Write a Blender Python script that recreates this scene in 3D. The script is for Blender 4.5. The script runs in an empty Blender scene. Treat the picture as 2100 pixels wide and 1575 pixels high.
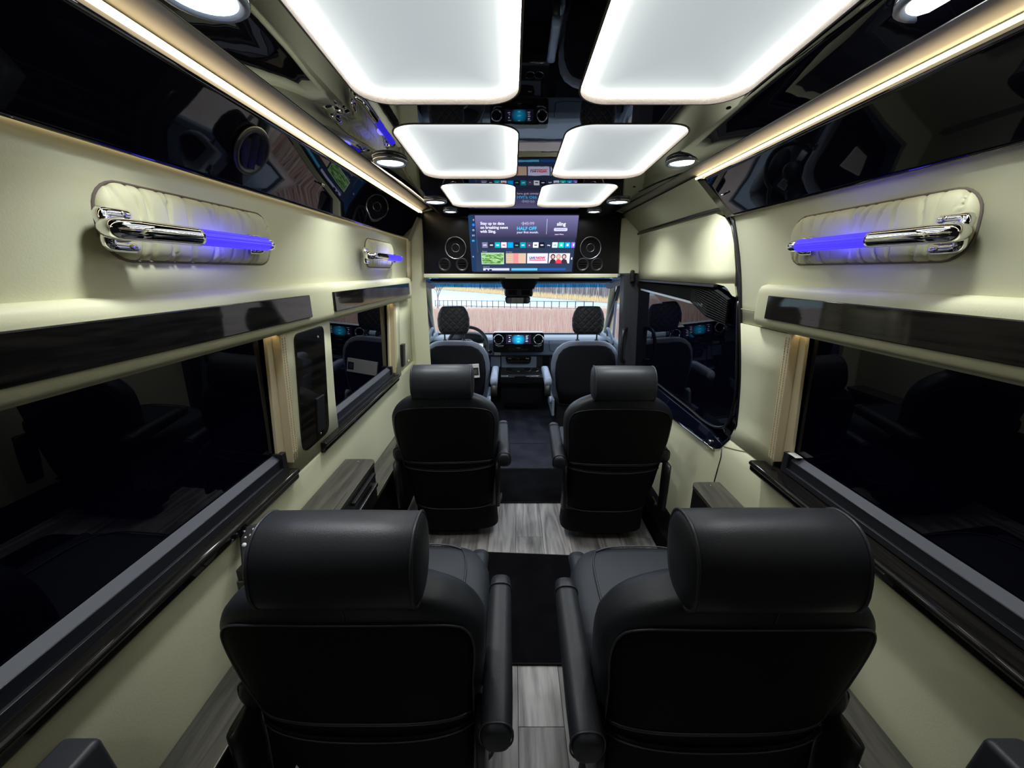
import bpy, bmesh, math, random
from mathutils import Vector, Matrix, noise
random.seed(7)
C = bpy.context.scene.collection
PI = math.pi
# ------------------------------------------------------------------ camera, world, sun, exposure
cam = bpy.data.objects.new('camera', bpy.data.cameras.new('camera'))
C.objects.link(cam)
cam.location = (-0.08, 0.0, 1.45)
cam.rotation_euler = (math.radians(90 - 16.4), 0, 0)
cam.data.sensor_width = 36.0
cam.data.lens = 36.0 * 790 / 2100
cam.data.clip_start = 0.02
cam.data.clip_end = 500
bpy.context.scene.camera = cam
w = bpy.data.worlds.new('overcast_sky'); bpy.context.scene.world = w
w.use_nodes = True
w.node_tree.nodes['Background'].inputs[0].default_value = (0.74, 0.86, 1.0, 1)
w.node_tree.nodes['Background'].inputs[1].default_value = 1.75
vs = bpy.context.scene.view_settings
vs.view_transform = 'Standard'; vs.look = 'None'; vs.gamma = 1.0; vs.use_curve_mapping = False
vs.exposure = 0.58
bpy.context.scene.cycles.max_bounces = 8
bpy.context.scene.cycles.caustics_reflective = False
bpy.context.scene.cycles.caustics_refractive = False
SPOT_W = 1.9       # watts of each ceiling downlight
STRIP_E = 5.5      # emission of the warm strips
PANEL_E = 1.0

# ------------------------------------------------------------------ materials
def new_mat(name):
    m = bpy.data.materials.new(name); m.use_nodes = True
    return m, m.node_tree.nodes, m.node_tree.links, m.node_tree.nodes['Principled BSDF']
def mat(name, col, rough=0.5, metal=0.0, ior=1.5, bump=None, var=None, coat=0.0, spec=0.5):
    """bump = (scale, strength, distance); var = (scale, amount)"""
    m, N, L, B = new_mat(name)
    B.inputs['Base Color'].default_value = (*col, 1)
    B.inputs['Roughness'].default_value = rough
    B.inputs['Metallic'].default_value = metal
    B.inputs['IOR'].default_value = ior
    B.inputs['Coat Weight'].default_value = coat
    B.inputs['Specular IOR Level'].default_value = spec
    tc = N.new('ShaderNodeTexCoord')
    if bump:
        n = N.new('ShaderNodeTexNoise'); n.inputs['Scale'].default_value = bump[0]; n.inputs['Detail'].default_value = 3
        L.new(tc.outputs['Object'], n.inputs['Vector'])
        b = N.new('ShaderNodeBump'); b.inputs['Strength'].default_value = bump[1]; b.inputs['Distance'].default_value = bump[2]
        L.new(n.outputs['Fac'], b.inputs['Height']); L.new(b.outputs['Normal'], B.inputs['Normal'])
        if coat: L.new(b.outputs['Normal'], B.inputs['Coat Normal'])
    if var:
        n = N.new('ShaderNodeTexNoise'); n.inputs['Scale'].default_value = var[0]; n.inputs['Detail'].default_value = 4
        L.new(tc.outputs['Object'], n.inputs['Vector'])
        r = N.new('ShaderNodeMapRange'); r.inputs['To Min'].default_value = 1 - var[1]; r.inputs['To Max'].default_value = 1 + var[1]
        r.inputs['From Min'].default_value = .3; r.inputs['From Max'].default_value = .7
        L.new(n.outputs['Fac'], r.inputs['Value'])
        v = N.new('ShaderNodeVectorMath'); v.operation = 'SCALE'; v.inputs[0].default_value = col
        L.new(r.outputs['Result'], v.inputs['Scale']); L.new(v.outputs['Vector'], B.inputs['Base Color'])
    return m
def emit(name, col, s):
    m, N, L, B = new_mat(name)
    B.inputs['Base Color'].default_value = (*[c * .3 for c in col], 1)
    B.inputs['Emission Color'].default_value = (*col, 1); B.inputs['Emission Strength'].default_value = s
    B.inputs['Roughness'].default_value = .3
    return m
def wood(name, c1, c2, rough, scale=1.0, coat=0.0, rings=True, rand=False, axis='Y', spec=.5):
    m, N, L, B = new_mat(name); B.inputs['Specular IOR Level'].default_value = spec
    tc = N.new('ShaderNodeTexCoord'); mp = N.new('ShaderNodeMapping')
    mp.inputs['Scale'].default_value = (16 * scale, 1.3 * scale, 16 * scale) if axis == 'Y' else (1.3 * scale, 16 * scale, 16 * scale)
    L.new(tc.outputs['Object'], mp.inputs['Vector'])
    src = mp.outputs['Vector']
    if rand:
        oi = N.new('ShaderNodeObjectInfo'); ml = N.new('ShaderNodeMath'); ml.operation = 'MULTIPLY'; ml.inputs[1].default_value = 37
        L.new(oi.outputs['Random'], ml.inputs[0])
        ad = N.new('ShaderNodeVectorMath'); ad.operation = 'ADD'; L.new(src, ad.inputs[0]); L.new(ml.outputs[0], ad.inputs[1]); src = ad.outputs['Vector']
    n1 = N.new('ShaderNodeTexNoise'); n1.inputs['Scale'].default_value = .55; n1.inputs['Detail'].default_value = 5; n1.inputs['Distortion'].default_value = 1.2
    L.new(src, n1.inputs['Vector'])
    mu = N.new('ShaderNodeMath'); mu.operation = 'MULTIPLY'; mu.inputs[1].default_value = 9.0; L.new(n1.outputs['Fac'], mu.inputs[0])
    fr = N.new('ShaderNodeMath'); fr.operation = 'PINGPONG'; fr.inputs[1].default_value = 1.0; L.new(mu.outputs[0], fr.inputs[0])
    n2 = N.new('ShaderNodeTexNoise'); n2.inputs['Scale'].default_value = 5; n2.inputs['Detail'].default_value = 6; L.new(src, n2.inputs['Vector'])
    mx = N.new('ShaderNodeMath'); mx.operation = 'MULTIPLY_ADD'; mx.inputs[1].default_value = .45 if rings else .1
    L.new(fr.outputs[0], mx.inputs[0]); 
    m2 = N.new('ShaderNodeMath'); m2.operation = 'MULTIPLY'; m2.inputs[1].default_value = .75; L.new(n2.outputs['Fac'], m2.inputs[0]); L.new(m2.outputs[0], mx.inputs[2])
    cr = N.new('ShaderNodeValToRGB'); cr.color_ramp.elements[0].position = .25; cr.color_ramp.elements[0].color = (*c2, 1)
    cr.color_ramp.elements[1].position = .8; cr.color_ramp.elements[1].color = (*c1, 1)
    L.new(mx.outputs[0], cr.inputs['Fac'])
    out = cr.outputs['Color']
    if rand:
        r = N.new('ShaderNodeMapRange'); r.inputs['To Min'].default_value = .78; r.inputs['To Max'].default_value = 1.15
        L.new(oi.outputs['Random'], r.inputs['Value'])
        v = N.new('ShaderNodeVectorMath'); v.operation = 'SCALE'; L.new(out, v.inputs[0]); L.new(r.outputs['Result'], v.inputs['Scale']); out = v.outputs['Vector']
    L.new(out, B.inputs['Base Color'])
    B.inputs['Roughness'].default_value = rough; B.inputs['Coat Weight'].default_value = coat; B.inputs['Coat Roughness'].default_value = .04
    bp = N.new('ShaderNodeBump'); bp.inputs['Strength'].default_value = .15; bp.inputs['Distance'].default_value = .002
    L.new(mx.outputs[0], bp.inputs['Height']); L.new(bp.outputs['Normal'], B.inputs['Normal'])
    return m

M = {}
M['cream'] = mat('cream_leather', (.68, .675, .46), .55, bump=(260, .12, .002))
M['cream_pad'] = mat('cream_padding', (.66, .65, .43), .5, bump=(260, .15, .002))
M['cream_trim'] = mat('cream_stitched_vinyl', (.66, .57, .37), .5, bump=(200, .1, .002))
M['taupe'] = mat('taupe_soffit_vinyl', (.30, .275, .22), .55, bump=(300, .1, .001))
M['thread'] = mat('cream_thread', (.45, .36, .2), .7)
M['gloss'] = mat('black_piano_lacquer', (.004, .004, .008), .015, ior=1.75, bump=(5, .06, .004))
M['gloss_side'] = mat('black_lacquer_side', (.0025, .0025, .005), .02, ior=1.38, bump=(4, .04, .004))
M['cab_black'] = mat('satin_black_cabinet', (.004, .004, .006), .22, ior=1.3)
M['gloss_wood'] = wood('black_lacquered_wood', (.018, .016, .013), (.003, .003, .004), .25, 1.0, coat=1.0, spec=0.0)
M['gloss_wood'].node_tree.nodes['Principled BSDF'].inputs['Coat IOR'].default_value = 1.36
M['ledge_wood'] = wood('dark_grey_wood', (.085, .08, .062), (.032, .03, .026), .45, 1.2, coat=.15)
M['plank'] = wood('grey_vinyl_plank', (.38, .36, .35), (.11, .105, .10), .45, .8, rand=True)
M['edge_metal'] = mat('aluminium_edge', (.55, .54, .5), .35, 1.0)
M['leather'] = mat('black_leather', (.015, .018, .023), .46, bump=(420, .2, .0015), spec=.42)
M['leather_side'] = mat('black_leather_panel', (.020, .024, .032), .5, bump=(420, .2, .0015), spec=.35)
M['seatback'] = mat('black_seat_back_fabric', (.0035, .0035, .004), .75, bump=(600, .2, .001), spec=.2)
M['piping'] = mat('black_piping', (.03, .032, .042), .4)
M['stitch'] = mat('charcoal_thread', (.06, .06, .065), .7)
M['black_plastic'] = mat('black_plastic', (.012, .012, .014), .4)
M['matte_black'] = mat('matte_black', (.005, .005, .006), .8, spec=.2)
M['carpet'] = mat('black_carpet', (.0035, .0035, .005), .95, spec=.08, bump=(900, .8, .004), var=(9, .45))
M['cab_carpet'] = mat('dark_blue_cab_carpet', (.028, .03, .045), .9, spec=.2, bump=(700, .8, .004), var=(7, .35))
M['chrome'] = mat('chrome', (.86, .86, .88), .04, 1.0)
M['satin'] = mat('satin_steel', (.5, .5, .52), .25, 1.0)
M['recess'] = mat('brown_recess_lining', (.16, .13, .11), .8, bump=(200, .4, .002))
M['blue_glow'] = emit('blue_lit_acrylic', (.035, .020, 1.0), 1.5); M['blue_glow'].node_tree.nodes['Principled BSDF'].inputs['Base Color'].default_value = (.01, .01, .15, 1); M['blue_glow'].node_tree.nodes['Principled BSDF'].inputs['Specular IOR Level'].default_value = .25
M['blue_line'] = emit('blue_flute', (.03, .02, .5), 1.0)
M['strip'] = emit('warm_led_strip', (1.0, .80, .50), STRIP_E)
M['strip_under'] = emit('warm_under_rail_strip', (1.0, .80, .50), 4.0)
M['strip_hidden'] = emit('warm_hidden_strip', (1.0, .80, .50), 1.5)
M['lamp'] = emit('white_lamp_lens', (.9, .97, 1.0), 7)
M['glass_dark'] = mat('dark_privacy_glass', (.001, .0012, .005), .01, ior=1.36, bump=(2.2, .02, .004))
M['track'] = mat('black_window_track', (.012, .013, .018), .35)
M['track_grey'] = mat('grey_blue_window_seal', (.06, .066, .085), .55)
M['grey_plastic'] = mat('grey_blue_plastic', (.19, .225, .285), .5, bump=(500, .2, .001))
M['dark_plastic'] = mat('charcoal_plastic', (.028, .03, .036), .5, bump=(500, .2, .001))
M['seat_grey'] = mat('grey_seat_leather', (.16, .185, .245), .45)
M['seat_dark'] = mat('charcoal_seat_cloth', (.010, .011, .015), .7, bump=(500, .25, .001), spec=.2)
M['arm_blue'] = mat('pale_grey_vinyl', (.34, .4, .55), .4)
M['pleat'] = mat('black_pleated_fabric', (.006, .0065, .007), .75, spec=.25)
M['seal'] = mat('black_rubber_seal', (.008, .008, .01), .3)
M['paint'] = mat('deep_blue_black_body_paint', (.003, .005, .014), .03, ior=1.6, coat=1.0)
M['white_ink'] = mat('white_ink', (.8, .82, .85), .5)
M['ink'] = mat('dark_ink', (.02, .02, .022), .6)
M['paper'] = mat('white_paper', (.7, .7, .66), .6)
M['reed'] = mat('pink_brown_reeds', (.58, .36, .30), .9)
M['reed2'] = mat('tan_reeds', (.66, .50, .40), .9)
M['far_reed'] = mat('golden_reeds', (.88, .66, .36), .9)
M['woods'] = mat('bare_grey_brown_trees', (.30, .25, .26), .95)
M['bank'] = mat('dry_grass_bank', (.52, .38, .32), .95, var=(.6, .2))
M['water'] = mat('pale_pond_water', (.50, .66, .70), .35, bump=(.6, .2, .1))
M['fence'] = mat('dark_fence_steel', (.04, .055, .09), .6)
M['asphalt'] = mat('grey_asphalt', (.25, .25, .25), .9)

def clear_glass(name, col, rough=0.0):
    m, N, L, B = new_mat(name)
    N.remove(B)
    t = N.new('ShaderNodeBsdfTransparent'); t.inputs[0].default_value = (*col, 1)
    g = N.new('ShaderNodeBsdfGlossy'); g.inputs['Roughness'].default_value = rough
    lw = N.new('ShaderNodeLayerWeight'); lw.inputs[0].default_value = .5
    pw = N.new('ShaderNodeMath'); pw.operation = 'POWER'; pw.inputs[1].default_value = 4.0; L.new(lw.outputs['Facing'], pw.inputs[0])
    f = N.new('ShaderNodeMath'); f.operation = 'MULTIPLY_ADD'; f.inputs[1].default_value = .7; f.inputs[2].default_value = .04; L.new(pw.outputs[0], f.inputs[0])
    x = N.new('ShaderNodeMixShader'); L.new(f.outputs[0], x.inputs[0]); L.new(t.outputs[0], x.inputs[1]); L.new(g.outputs[0], x.inputs[2])
    L.new(x.outputs[0], N['Material Output'].inputs[0])
    return m
M['windshield'] = clear_glass('clear_windshield_glass', (.93, .96, .97))
M['sunband'] = clear_glass('blue_shade_band', (.05, .36, .85))

def panel_light_mat():
    """edge lit diffuser: brightest near its rim where the diodes sit, dimmer in the middle"""
    m, N, L, B = new_mat('edge_lit_diffuser')
    at = N.new('ShaderNodeAttribute'); at.attribute_name = 'rim'
    cr = N.new('ShaderNodeValToRGB'); e = cr.color_ramp.elements
    e[0].position = 0; e[0].color = (.30, .33, .345, 1)
    e[1].position = 1; e[1].color = (20.0, 20.5, 19.6, 1)
    for p, c in ((.12, (.35, .385, .395, 1)), (.35, (.52, .56, .56, 1)), (.55, (.85, .9, .88, 1)), (.70, (1.7, 1.78, 1.72, 1)), (.82, (5.5, 5.7, 5.5, 1))):
        k = e.new(p); k.color = c
    L.new(at.outputs['Fac'], cr.inputs['Fac'])
    B.inputs['Base Color'].default_value = (.2, .2, .2, 1)
    L.new(cr.outputs['Color'], B.inputs['Emission Color']); B.inputs['Emission Strength'].default_value = PANEL_E
    return m
M['panel'] = panel_light_mat()
def quilt_mat():
    m, N, L, B = new_mat('diamond_quilted_cloth')
    B.inputs['Base Color'].default_value = (.016, .017, .021, 1); B.inputs['Roughness'].default_value = .6
    tc = N.new('ShaderNodeTexCoord'); mp = N.new('ShaderNodeMapping'); mp.inputs['Rotation'].default_value = (0, PI / 4, 0); mp.inputs['Scale'].default_value = (24, 24, 24)
    L.new(tc.outputs['Object'], mp.inputs['Vector'])
    sx = N.new('ShaderNodeSeparateXYZ'); L.new(mp.outputs[0], sx.inputs[0])
    outs = []
    for a in ('X', 'Z'):
        p = N.new('ShaderNodeMath'); p.operation = 'PINGPONG'; p.inputs[1].default_value = .5; L.new(sx.outputs[a], p.inputs[0]); outs.append(p)
    mn = N.new('ShaderNodeMath'); mn.operation = 'MINIMUM'; L.new(outs[0].outputs[0], mn.inputs[0]); L.new(outs[1].outputs[0], mn.inputs[1])
    sm = N.new('ShaderNodeMath'); sm.operation = 'SMOOTH_MIN'; sm.inputs[1].default_value = .18; sm.inputs[2].default_value = .15; L.new(mn.outputs[0], sm.inputs[0])
    b = N.new('ShaderNodeBump'); b.inputs['Strength'].default_value = .9; b.inputs['Distance'].default_value = .02
    L.new(sm.outputs[0], b.inputs['Height']); L.new(b.outputs[0], B.inputs['Normal'])
    return m
M['quilt'] = quilt_mat()

# ------------------------------------------------------------------ mesh helpers
def link(name, me, m=None, parent=None, loc=None, smooth=False):
    me.name = name
    o = bpy.data.objects.new(name, me); C.objects.link(o)
    if m is not None: me.materials.append(m if not isinstance(m, str) else M[m])
    if parent is not None: o.parent = parent
    if loc: o.location = loc
    if smooth:
        for p in me.polygons: p.use_smooth = True
    return o
def from_bm(name, bm, m, parent=None, smooth=False, loc=None):
    bmesh.ops.recalc_face_normals(bm, faces=bm.faces)
    me = bpy.data.meshes.new(name); bm.to_mesh(me); bm.free()
    return link(name, me, m, parent, loc, smooth)
def wn(o):
    """smooth shading that keeps flat faces flat"""
    for p in o.data.polygons: p.use_smooth = True
    md = o.modifiers.new('normals', 'WEIGHTED_NORMAL'); md.keep_sharp = True
    return o
def tag(o, label=None, cat=None, group=None, kind=None):
    if label: o['label'] = label
    if cat: o['category'] = cat
    if group: o['group'] = group
    if kind: o['kind'] = kind
    return o
def struct(o, label=None):
    o['kind'] = 'structure'
    if label: o['label'] = label
    return o
def empty(name, loc=(0, 0, 0), rz=0):
    o = bpy.data.objects.new(name, None); C.objects.link(o); o.location = loc; o.rotation_euler.z = rz
    o.empty_display_size = .05
    return o
def bm_box(bm, x0, x1, y0, y1, z0, z1, r=0, seg=2, mtx=None):
    g = bmesh.ops.create_cube(bm, size=1.0)
    vs_ = g['verts']
    for v in vs_:
        v.co = Vector(((x0 + x1) / 2 + v.co.x * (x1 - x0), (y0 + y1) / 2 + v.co.y * (y1 - y0), (z0 + z1) / 2 + v.co.z * (z1 - z0)))
    if r > 0:
        es = {e for v in vs_ for e in v.link_edges}
        rr = bmesh.ops.bevel(bm, geom=list(es), offset=min(r, .49 * min(abs(x1 - x0), abs(y1 - y0), abs(z1 - z0))), segments=seg, affect='EDGES', profile=.5)
        vs_ = list({v for f in rr['faces'] for v in f.verts})
    if mtx is not None:
        bmesh.ops.transform(bm, matrix=mtx, verts=vs_)
def box(name, x0, x1, y0, y1, z0, z1, m, parent=None, r=0, seg=2, rot=None, pivot=None):
    bm = bmesh.new(); bm_box(bm, x0, x1, y0, y1, z0, z1, r, seg)
    if rot is not None:
        pv = Vector(pivot) if pivot else Vector(((x0 + x1) / 2, (y0 + y1) / 2, (z0 + z1) / 2))
        bmesh.ops.transform(bm, matrix=Matrix.Translation(pv) @ rot @ Matrix.Translation(-pv), verts=bm.verts)
    o = from_bm(name, bm, m, parent)
    if r > 0: wn(o)
    return o
def prism(name, pts, axis, a0, a1, m, parent=None, bev=0, seg=2, smooth=False):
    """pts: outline; axis 'Y': pts=(x,z) extruded y a0..a1; 'X': pts=(y,z); 'Z': pts=(x,y)"""
    bm = bmesh.new()
    def mk(p, a):
        return (p[0], a, p[1]) if axis == 'Y' else (a, p[0], p[1]) if axis == 'X' else (p[0], p[1], a)
    A = [bm.verts.new(mk(p, a0)) for p in pts]; B = [bm.verts.new(mk(p, a1)) for p in pts]
    n = len(pts)
    bm.faces.new(A); bm.faces.new(B[::-1])
    for i in range(n): bm.faces.new((A[i], B[i], B[(i + 1) % n], A[(i + 1) % n]))
    bmesh.ops.recalc_face_normals(bm, faces=bm.faces)
    if bev: bmesh.ops.bevel(bm, geom=list(bm.edges), offset=bev, segments=seg, affect='EDGES', profile=.5, clamp_overlap=True)
    o = from_bm(name, bm, m, parent)
    if bev or smooth: wn(o)
    return o
def sheet(name, pts, a0, a1, m, parent=None, thick=.004, n=1, smooth=True, out=1):
    """an open profile (x,z) swept along y, given a thickness away from the cabin"""
    bm = bmesh.new(); rows = []
    for i in range(n + 1):
        y = a0 + (a1 - a0) * i / n
        rows.append([bm.verts.new((p[0], y, p[1])) for p in pts])
    for i in range(n):
        for j in range(len(pts) - 1): bm.faces.new((rows[i][j], rows[i][j + 1], rows[i + 1][j + 1], rows[i + 1][j]))
    o = from_bm(name, bm, m, parent, smooth)
    s = o.modifiers.new('solid', 'SOLIDIFY'); s.thickness = thick; s.offset = out
    return o
def catmull(P, k=6, closed=False):
    P = [Vector(p) for p in P]; n = len(P); out = []
    rng = range(n) if closed else range(n - 1)
    for i in rng:
        if closed: a, b, c, d = P[(i - 1) % n], P[i], P[(i + 1) % n], P[(i + 2) % n]
        else: a, b, c, d = P[max(i - 1, 0)], P[i], P[i + 1], P[min(i + 2, n - 1)]
        for j in range(k):
            t = j / k
            out.append(.5 * ((2 * b) + (c - a) * t + (2 * a - 5 * b + 4 * c - d) * t * t + (3 * b - a - 3 * c + d) * t ** 3))
    if not closed: out.append(P[-1])
    return out
def catmull4(P, k):
    out = []
    for i in range(len(P) - 1):
        a, b, c, d = P[max(i - 1, 0)], P[i], P[i + 1], P[min(i + 2, len(P) - 1)]
        for j in range(k):
            t = j / k
            out.append([b[0] + (c[0] - b[0]) * t] + [.5 * ((2 * b[q]) + (c[q] - a[q]) * t + (2 * a[q] - 5 * b[q] + 4 * c[q] - d[q]) * t * t + (3 * b[q] - a[q] - 3 * c[q] + d[q]) * t ** 3) for q in range(1, len(b))])
    out.append(P[-1]); return out
def bm_tube(bm, P, r, n=8, closed=False, caps=True):
    P = [Vector(p) for p in P]; rr = r if isinstance(r, (list, tuple)) else [r] * len(P)
    rings = []; up = None
    for i, p in enumerate(P):
        if closed: t = P[(i + 1) % len(P)] - P[i - 1]
        else: t = P[min(i + 1, len(P) - 1)] - P[max(i - 1, 0)]
        t.normalize()
        if up is None:
            up = Vector((0, 0, 1)) if abs(t.z) < .9 else Vector((1, 0, 0))
        u = (up - t * up.dot(t)).normalized(); up = u; v = t.cross(u)
        rings.append([bm.verts.new(p + (u * math.cos(2 * PI * k / n) + v * math.sin(2 * PI * k / n)) * rr[i]) for k in range(n)])
    m_ = len(rings)
    for i in range(m_ if closed else m_ - 1):
        a, b = rings[i], rings[(i + 1) % m_]
        for k in range(n): bm.faces.new((a[k], a[(k + 1) % n], b[(k + 1) % n], b[k]))
    if caps and not closed: bm.faces.new(rings[0][::-1]); bm.faces.new(rings[-1])
def tube(name, P, r, m, parent=None, n=8, closed=False):
    bm = bmesh.new(); bm_tube(bm, P, r, n, closed); return from_bm(name, bm, m, parent, True)
def loft(name, rings, m, parent=None, smooth=True, caps=True, sub=0):
    bm = bmesh.new(); R = [[bm.verts.new(p) for p in r] for r in rings]; n = len(rings[0])
    for i in range(len(R) - 1):
        for k in range(n): bm.faces.new((R[i][k], R[i][(k + 1) % n], R[i + 1][(k + 1) % n], R[i + 1][k]))
    if caps: bm.faces.new(R[0][::-1]); bm.faces.new(R[-1])
    o = from_bm(name, bm, m, parent, smooth)
    if sub:
        s = o.modifiers.new('sub', 'SUBSURF'); s.levels = sub; s.render_levels = sub
    return o
def sup(hx, hy, e, n=24, cx=0, cy=0):
    out = []
    for k in range(n):
        a = 2 * PI * k / n; c, s = math.cos(a), math.sin(a)
        out.append((cx + hx * math.copysign(abs(c) ** (2 / e), c), cy + hy * math.copysign(abs(s) ** (2 / e), s)))
    return out
def rrect(x0, x1, y0, y1, r, seg=5):
    out = []
    for cx, cy, a0 in ((x1 - r, y1 - r, 0), (x0 + r, y1 - r, 90), (x0 + r, y0 + r, 180), (x1 - r, y0 + r, 270)):
        for k in range(seg + 1):
            a = math.radians(a0 + 90 * k / seg); out.append((cx + r * math.cos(a), cy + r * math.sin(a)))
    return out
def lathe(name, prof, m, parent=None, n=32, mtx=None, smooth=True):
    """prof (r,h) about z"""
    bm = bmesh.new(); R = []
    for r, h in prof:
        R.append([bm.verts.new((r * math.cos(2 * PI * k / n), r * math.sin(2 * PI * k / n), h)) for k in range(n)] if r > 1e-5 else [bm.verts.new((0, 0, h))])
    for a, b in zip(R, R[1:]):
        if len(a) == 1 and len(b) == 1: continue
        for k in range(n):
            k2 = (k + 1) % n
            if len(a) == 1: bm.faces.new((a[0], b[k], b[k2]))
            elif len(b) == 1: bm.faces.new((a[k], a[k2], b[0]))
            else: bm.faces.new((a[k], a[k2], b[k2], b[k]))
    if mtx is not None: bmesh.ops.transform(bm, matrix=mtx, verts=bm.verts)
    o = from_bm(name, bm, m, parent)
    if smooth: wn(o)
    return o
def round_poly(pts, r, seg=4):
    """round the corners of a 2d polygon; r a number or one per corner"""
    out = []; n = len(pts)
    for i in range(n):
        p0, p1, p2 = Vector(pts[i - 1]), Vector(pts[i]), Vector(pts[(i + 1) % n])
        rr = r[i] if isinstance(r, (list, tuple)) else r
        a = (p0 - p1); b = (p2 - p1); la, lb = a.length, b.length
        d = min(rr, la * .49, lb * .49); A = p1 + a / la * d; B = p1 + b / lb * d
        for k in range(seg + 1):
            t = k / seg; q = A * (1 - t) ** 2 + p1 * 2 * t * (1 - t) + B * t * t
            out.append((q.x, q.y))
    return out
def copy_tree(o, parent=None):
    c = o.copy(); C.objects.link(c); c.parent = parent
    for ch in list(o.children): copy_tree(ch, c)
    return c
def text(name, s, size, m, parent, loc, rot=(PI / 2, 0, 0), ext=.0004, align='LEFT', bold=0.0):
    cu = bpy.data.curves.new(name, 'FONT'); cu.body = s; cu.size = size; cu.extrude = ext; cu.align_x = align; cu.offset = bold
    cu.resolution_u = 2
    t = bpy.data.objects.new(name, cu); C.objects.link(t)
    bpy.context.view_layer.update()
    me = bpy.data.meshes.new_from_object(t.evaluated_get(bpy.context.evaluated_depsgraph_get()))
    bpy.data.objects.remove(t)
    o = link(name, me, m, parent); o.location = loc; o.rotation_euler = rot
    return o
YB = -0.95   # rear of the cabin
YF = 2.98    # end of the passenger cabin

# ------------------------------------------------------------------ wall surface
WX = [(0, .85), (.415, .85), (.73, .862), (.78, .868), (1.25, .840), (1.40, .834), (1.5, .83), (1.70, .815), (1.9, .80)]
def lerp_tab(T, z):
    if z <= T[0][0]: return T[0][1]
    for a, b in zip(T, T[1:]):
        if z <= b[0]: return a[1] + (b[1] - a[1]) * (z - a[0]) / (b[0] - a[0])
    return T[-1][1]
def wallx(z, side):
    x = lerp_tab(WX, z)
    if side > 0 and z < .78: x -= .03 * min(1, (.78 - z) / .3)
    return x
def onwall(o, side):
    """vertices were built as (protrusion, y, z): seat them on the wall of that side"""
    for v in o.data.vertices: v.co.x = side * (wallx(v.co.z, side) - v.co.x)
    if side > 0: o.data.flip_normals()
    return o
def strip_wall(name, zs, ya, yb, side, m, parent=None, p=0.0, thick=.006, ny=1):
    bm = bmesh.new(); R = []
    for z in zs:
        a = ya(z) if callable(ya) else ya; b = yb(z) if callable(yb) else yb
        R.append([bm.verts.new((side * (wallx(z, side) - p), a + (b - a) * i / ny, z)) for i in range(ny + 1)])
    for a, b in zip(R, R[1:]):
        for i in range(ny): bm.faces.new((a[i], a[i + 1], b[i + 1], b[i]) if side < 0 else (b[i], b[i + 1], a[i + 1], a[i]))
    me = bpy.data.meshes.new(name); bm.to_mesh(me); bm.free()
    o = link(name, me, m, parent, smooth=True)
    s = o.modifiers.new('solid', 'SOLIDIFY'); s.thickness = thick; s.offset = -1
    return o
def panel_on_wall(name, pts, side, p0, p1, m, parent=None, bev=0):
    """pts (y,z) outline"""
    o = prism(name, pts, 'X', p0, p1, m, None, bev)
    onwall(o, side)
    if parent: o.parent = parent
    return o
def frange(a, b, n): return [a + (b - a) * i / n for i in range(n + 1)]

# ------------------------------------------------------------------ floor
fl = struct(box('floor', -.90, .90, YB, 4.6, -.05, -.006, 'carpet'), 'grey wood-look vinyl plank floor of the passenger cabin')
for c in range(-6, 6):
    x0 = -.059 + c * .153; x1 = x0 + .153
    x0, x1 = max(x0, -.86), min(x1, .86)
    if x1 - x0 < .02: continue
    y = YB - random.random() * .8
    while y < YF - .05:
        a, b = max(y, YB), min(y + .95, YF); y += .95
        if b - a < .03: continue
        cx, cy = (x0 + x1) / 2, (a + b) / 2
        pl = box('plank', x0 + .0006 - cx, x1 - .0006 - cx, a - cy + .0006, b - cy - .0006, -.006, 0, 'plank', fl, r=.0008, seg=1)
        pl.location = (cx, cy, 0)

# ------------------------------------------------------------------ side walls
ARCH = [(0, 1.535), (.60, 1.535), (.69, 1.575), (.733, 1.545), (.78, 1.515), (.83, 1.50), (.98, 1.505), (1.10, 1.522), (1.27, 1.56), (1.40, 1.592), (1.5, 1.625), (1.60, 1.665), (1.66, 1.70), (1.69, 1.76)]
def arch(z): return lerp_tab(ARCH, z)
wl = empty('wall_left', (-.85, 1.0, 0)); wl['kind'] = 'structure'; wl['label'] = 'cream leather side wall on the driver side'
wr = empty('wall_right', (.85, 1.0, 0)); wr['kind'] = 'structure'; wr['label'] = 'cream leather side wall on the sliding door side'
def par(o, p):
    o.parent = p; o.matrix_parent_inverse = Matrix.Translation(-Vector(p.location)); return o
par(strip_wall('upper_panel', [1.25, 1.32, 1.40, 1.5, 1.6, 1.70], YB, 2.86, -1, 'cream'), wl)
par(strip_wall('corner_panel', [1.38, 1.45, 1.5, 1.6, 1.67], 2.866, 2.97, -1, 'cream_trim', p=.012, thick=.02), wl)
par(strip_wall('lower_panel', [0, .3, .415, .6, .73, .765], YB, YF, -1, 'cream', p=.004), wl)
par(strip_wall('upper_panel', [1.25, 1.32, 1.40, 1.5, 1.6, 1.66, 1.69], YB, lambda z: arch(z) - .004, 1, 'cream'), wr)
par(strip_wall('lower_panel', [0, .3, .415, .6, .69, .733, .765], YB, lambda z: arch(z) - .004, 1, 'cream', p=.004), wr)
par(strip_wall('door_column', [.755, .83, .9, .98, 1.10, 1.248], 1.25, lambda z: arch(z) - .004, 1, 'cream', p=.006), wr)
for side, W, y0, y1, z0 in ((-1, wl, 1.243, 1.60, .745), (-1, wl, 2.50, 2.62, .745), (-1, wl, 2.63, 2.97, .60)):
    par(strip_wall('window_column', [z0, .9, 1.0, 1.1, 1.25], y0, y1, side, 'cream', p=.006 if y0 < 2.6 else -.004, thick=.05), W)
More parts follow.
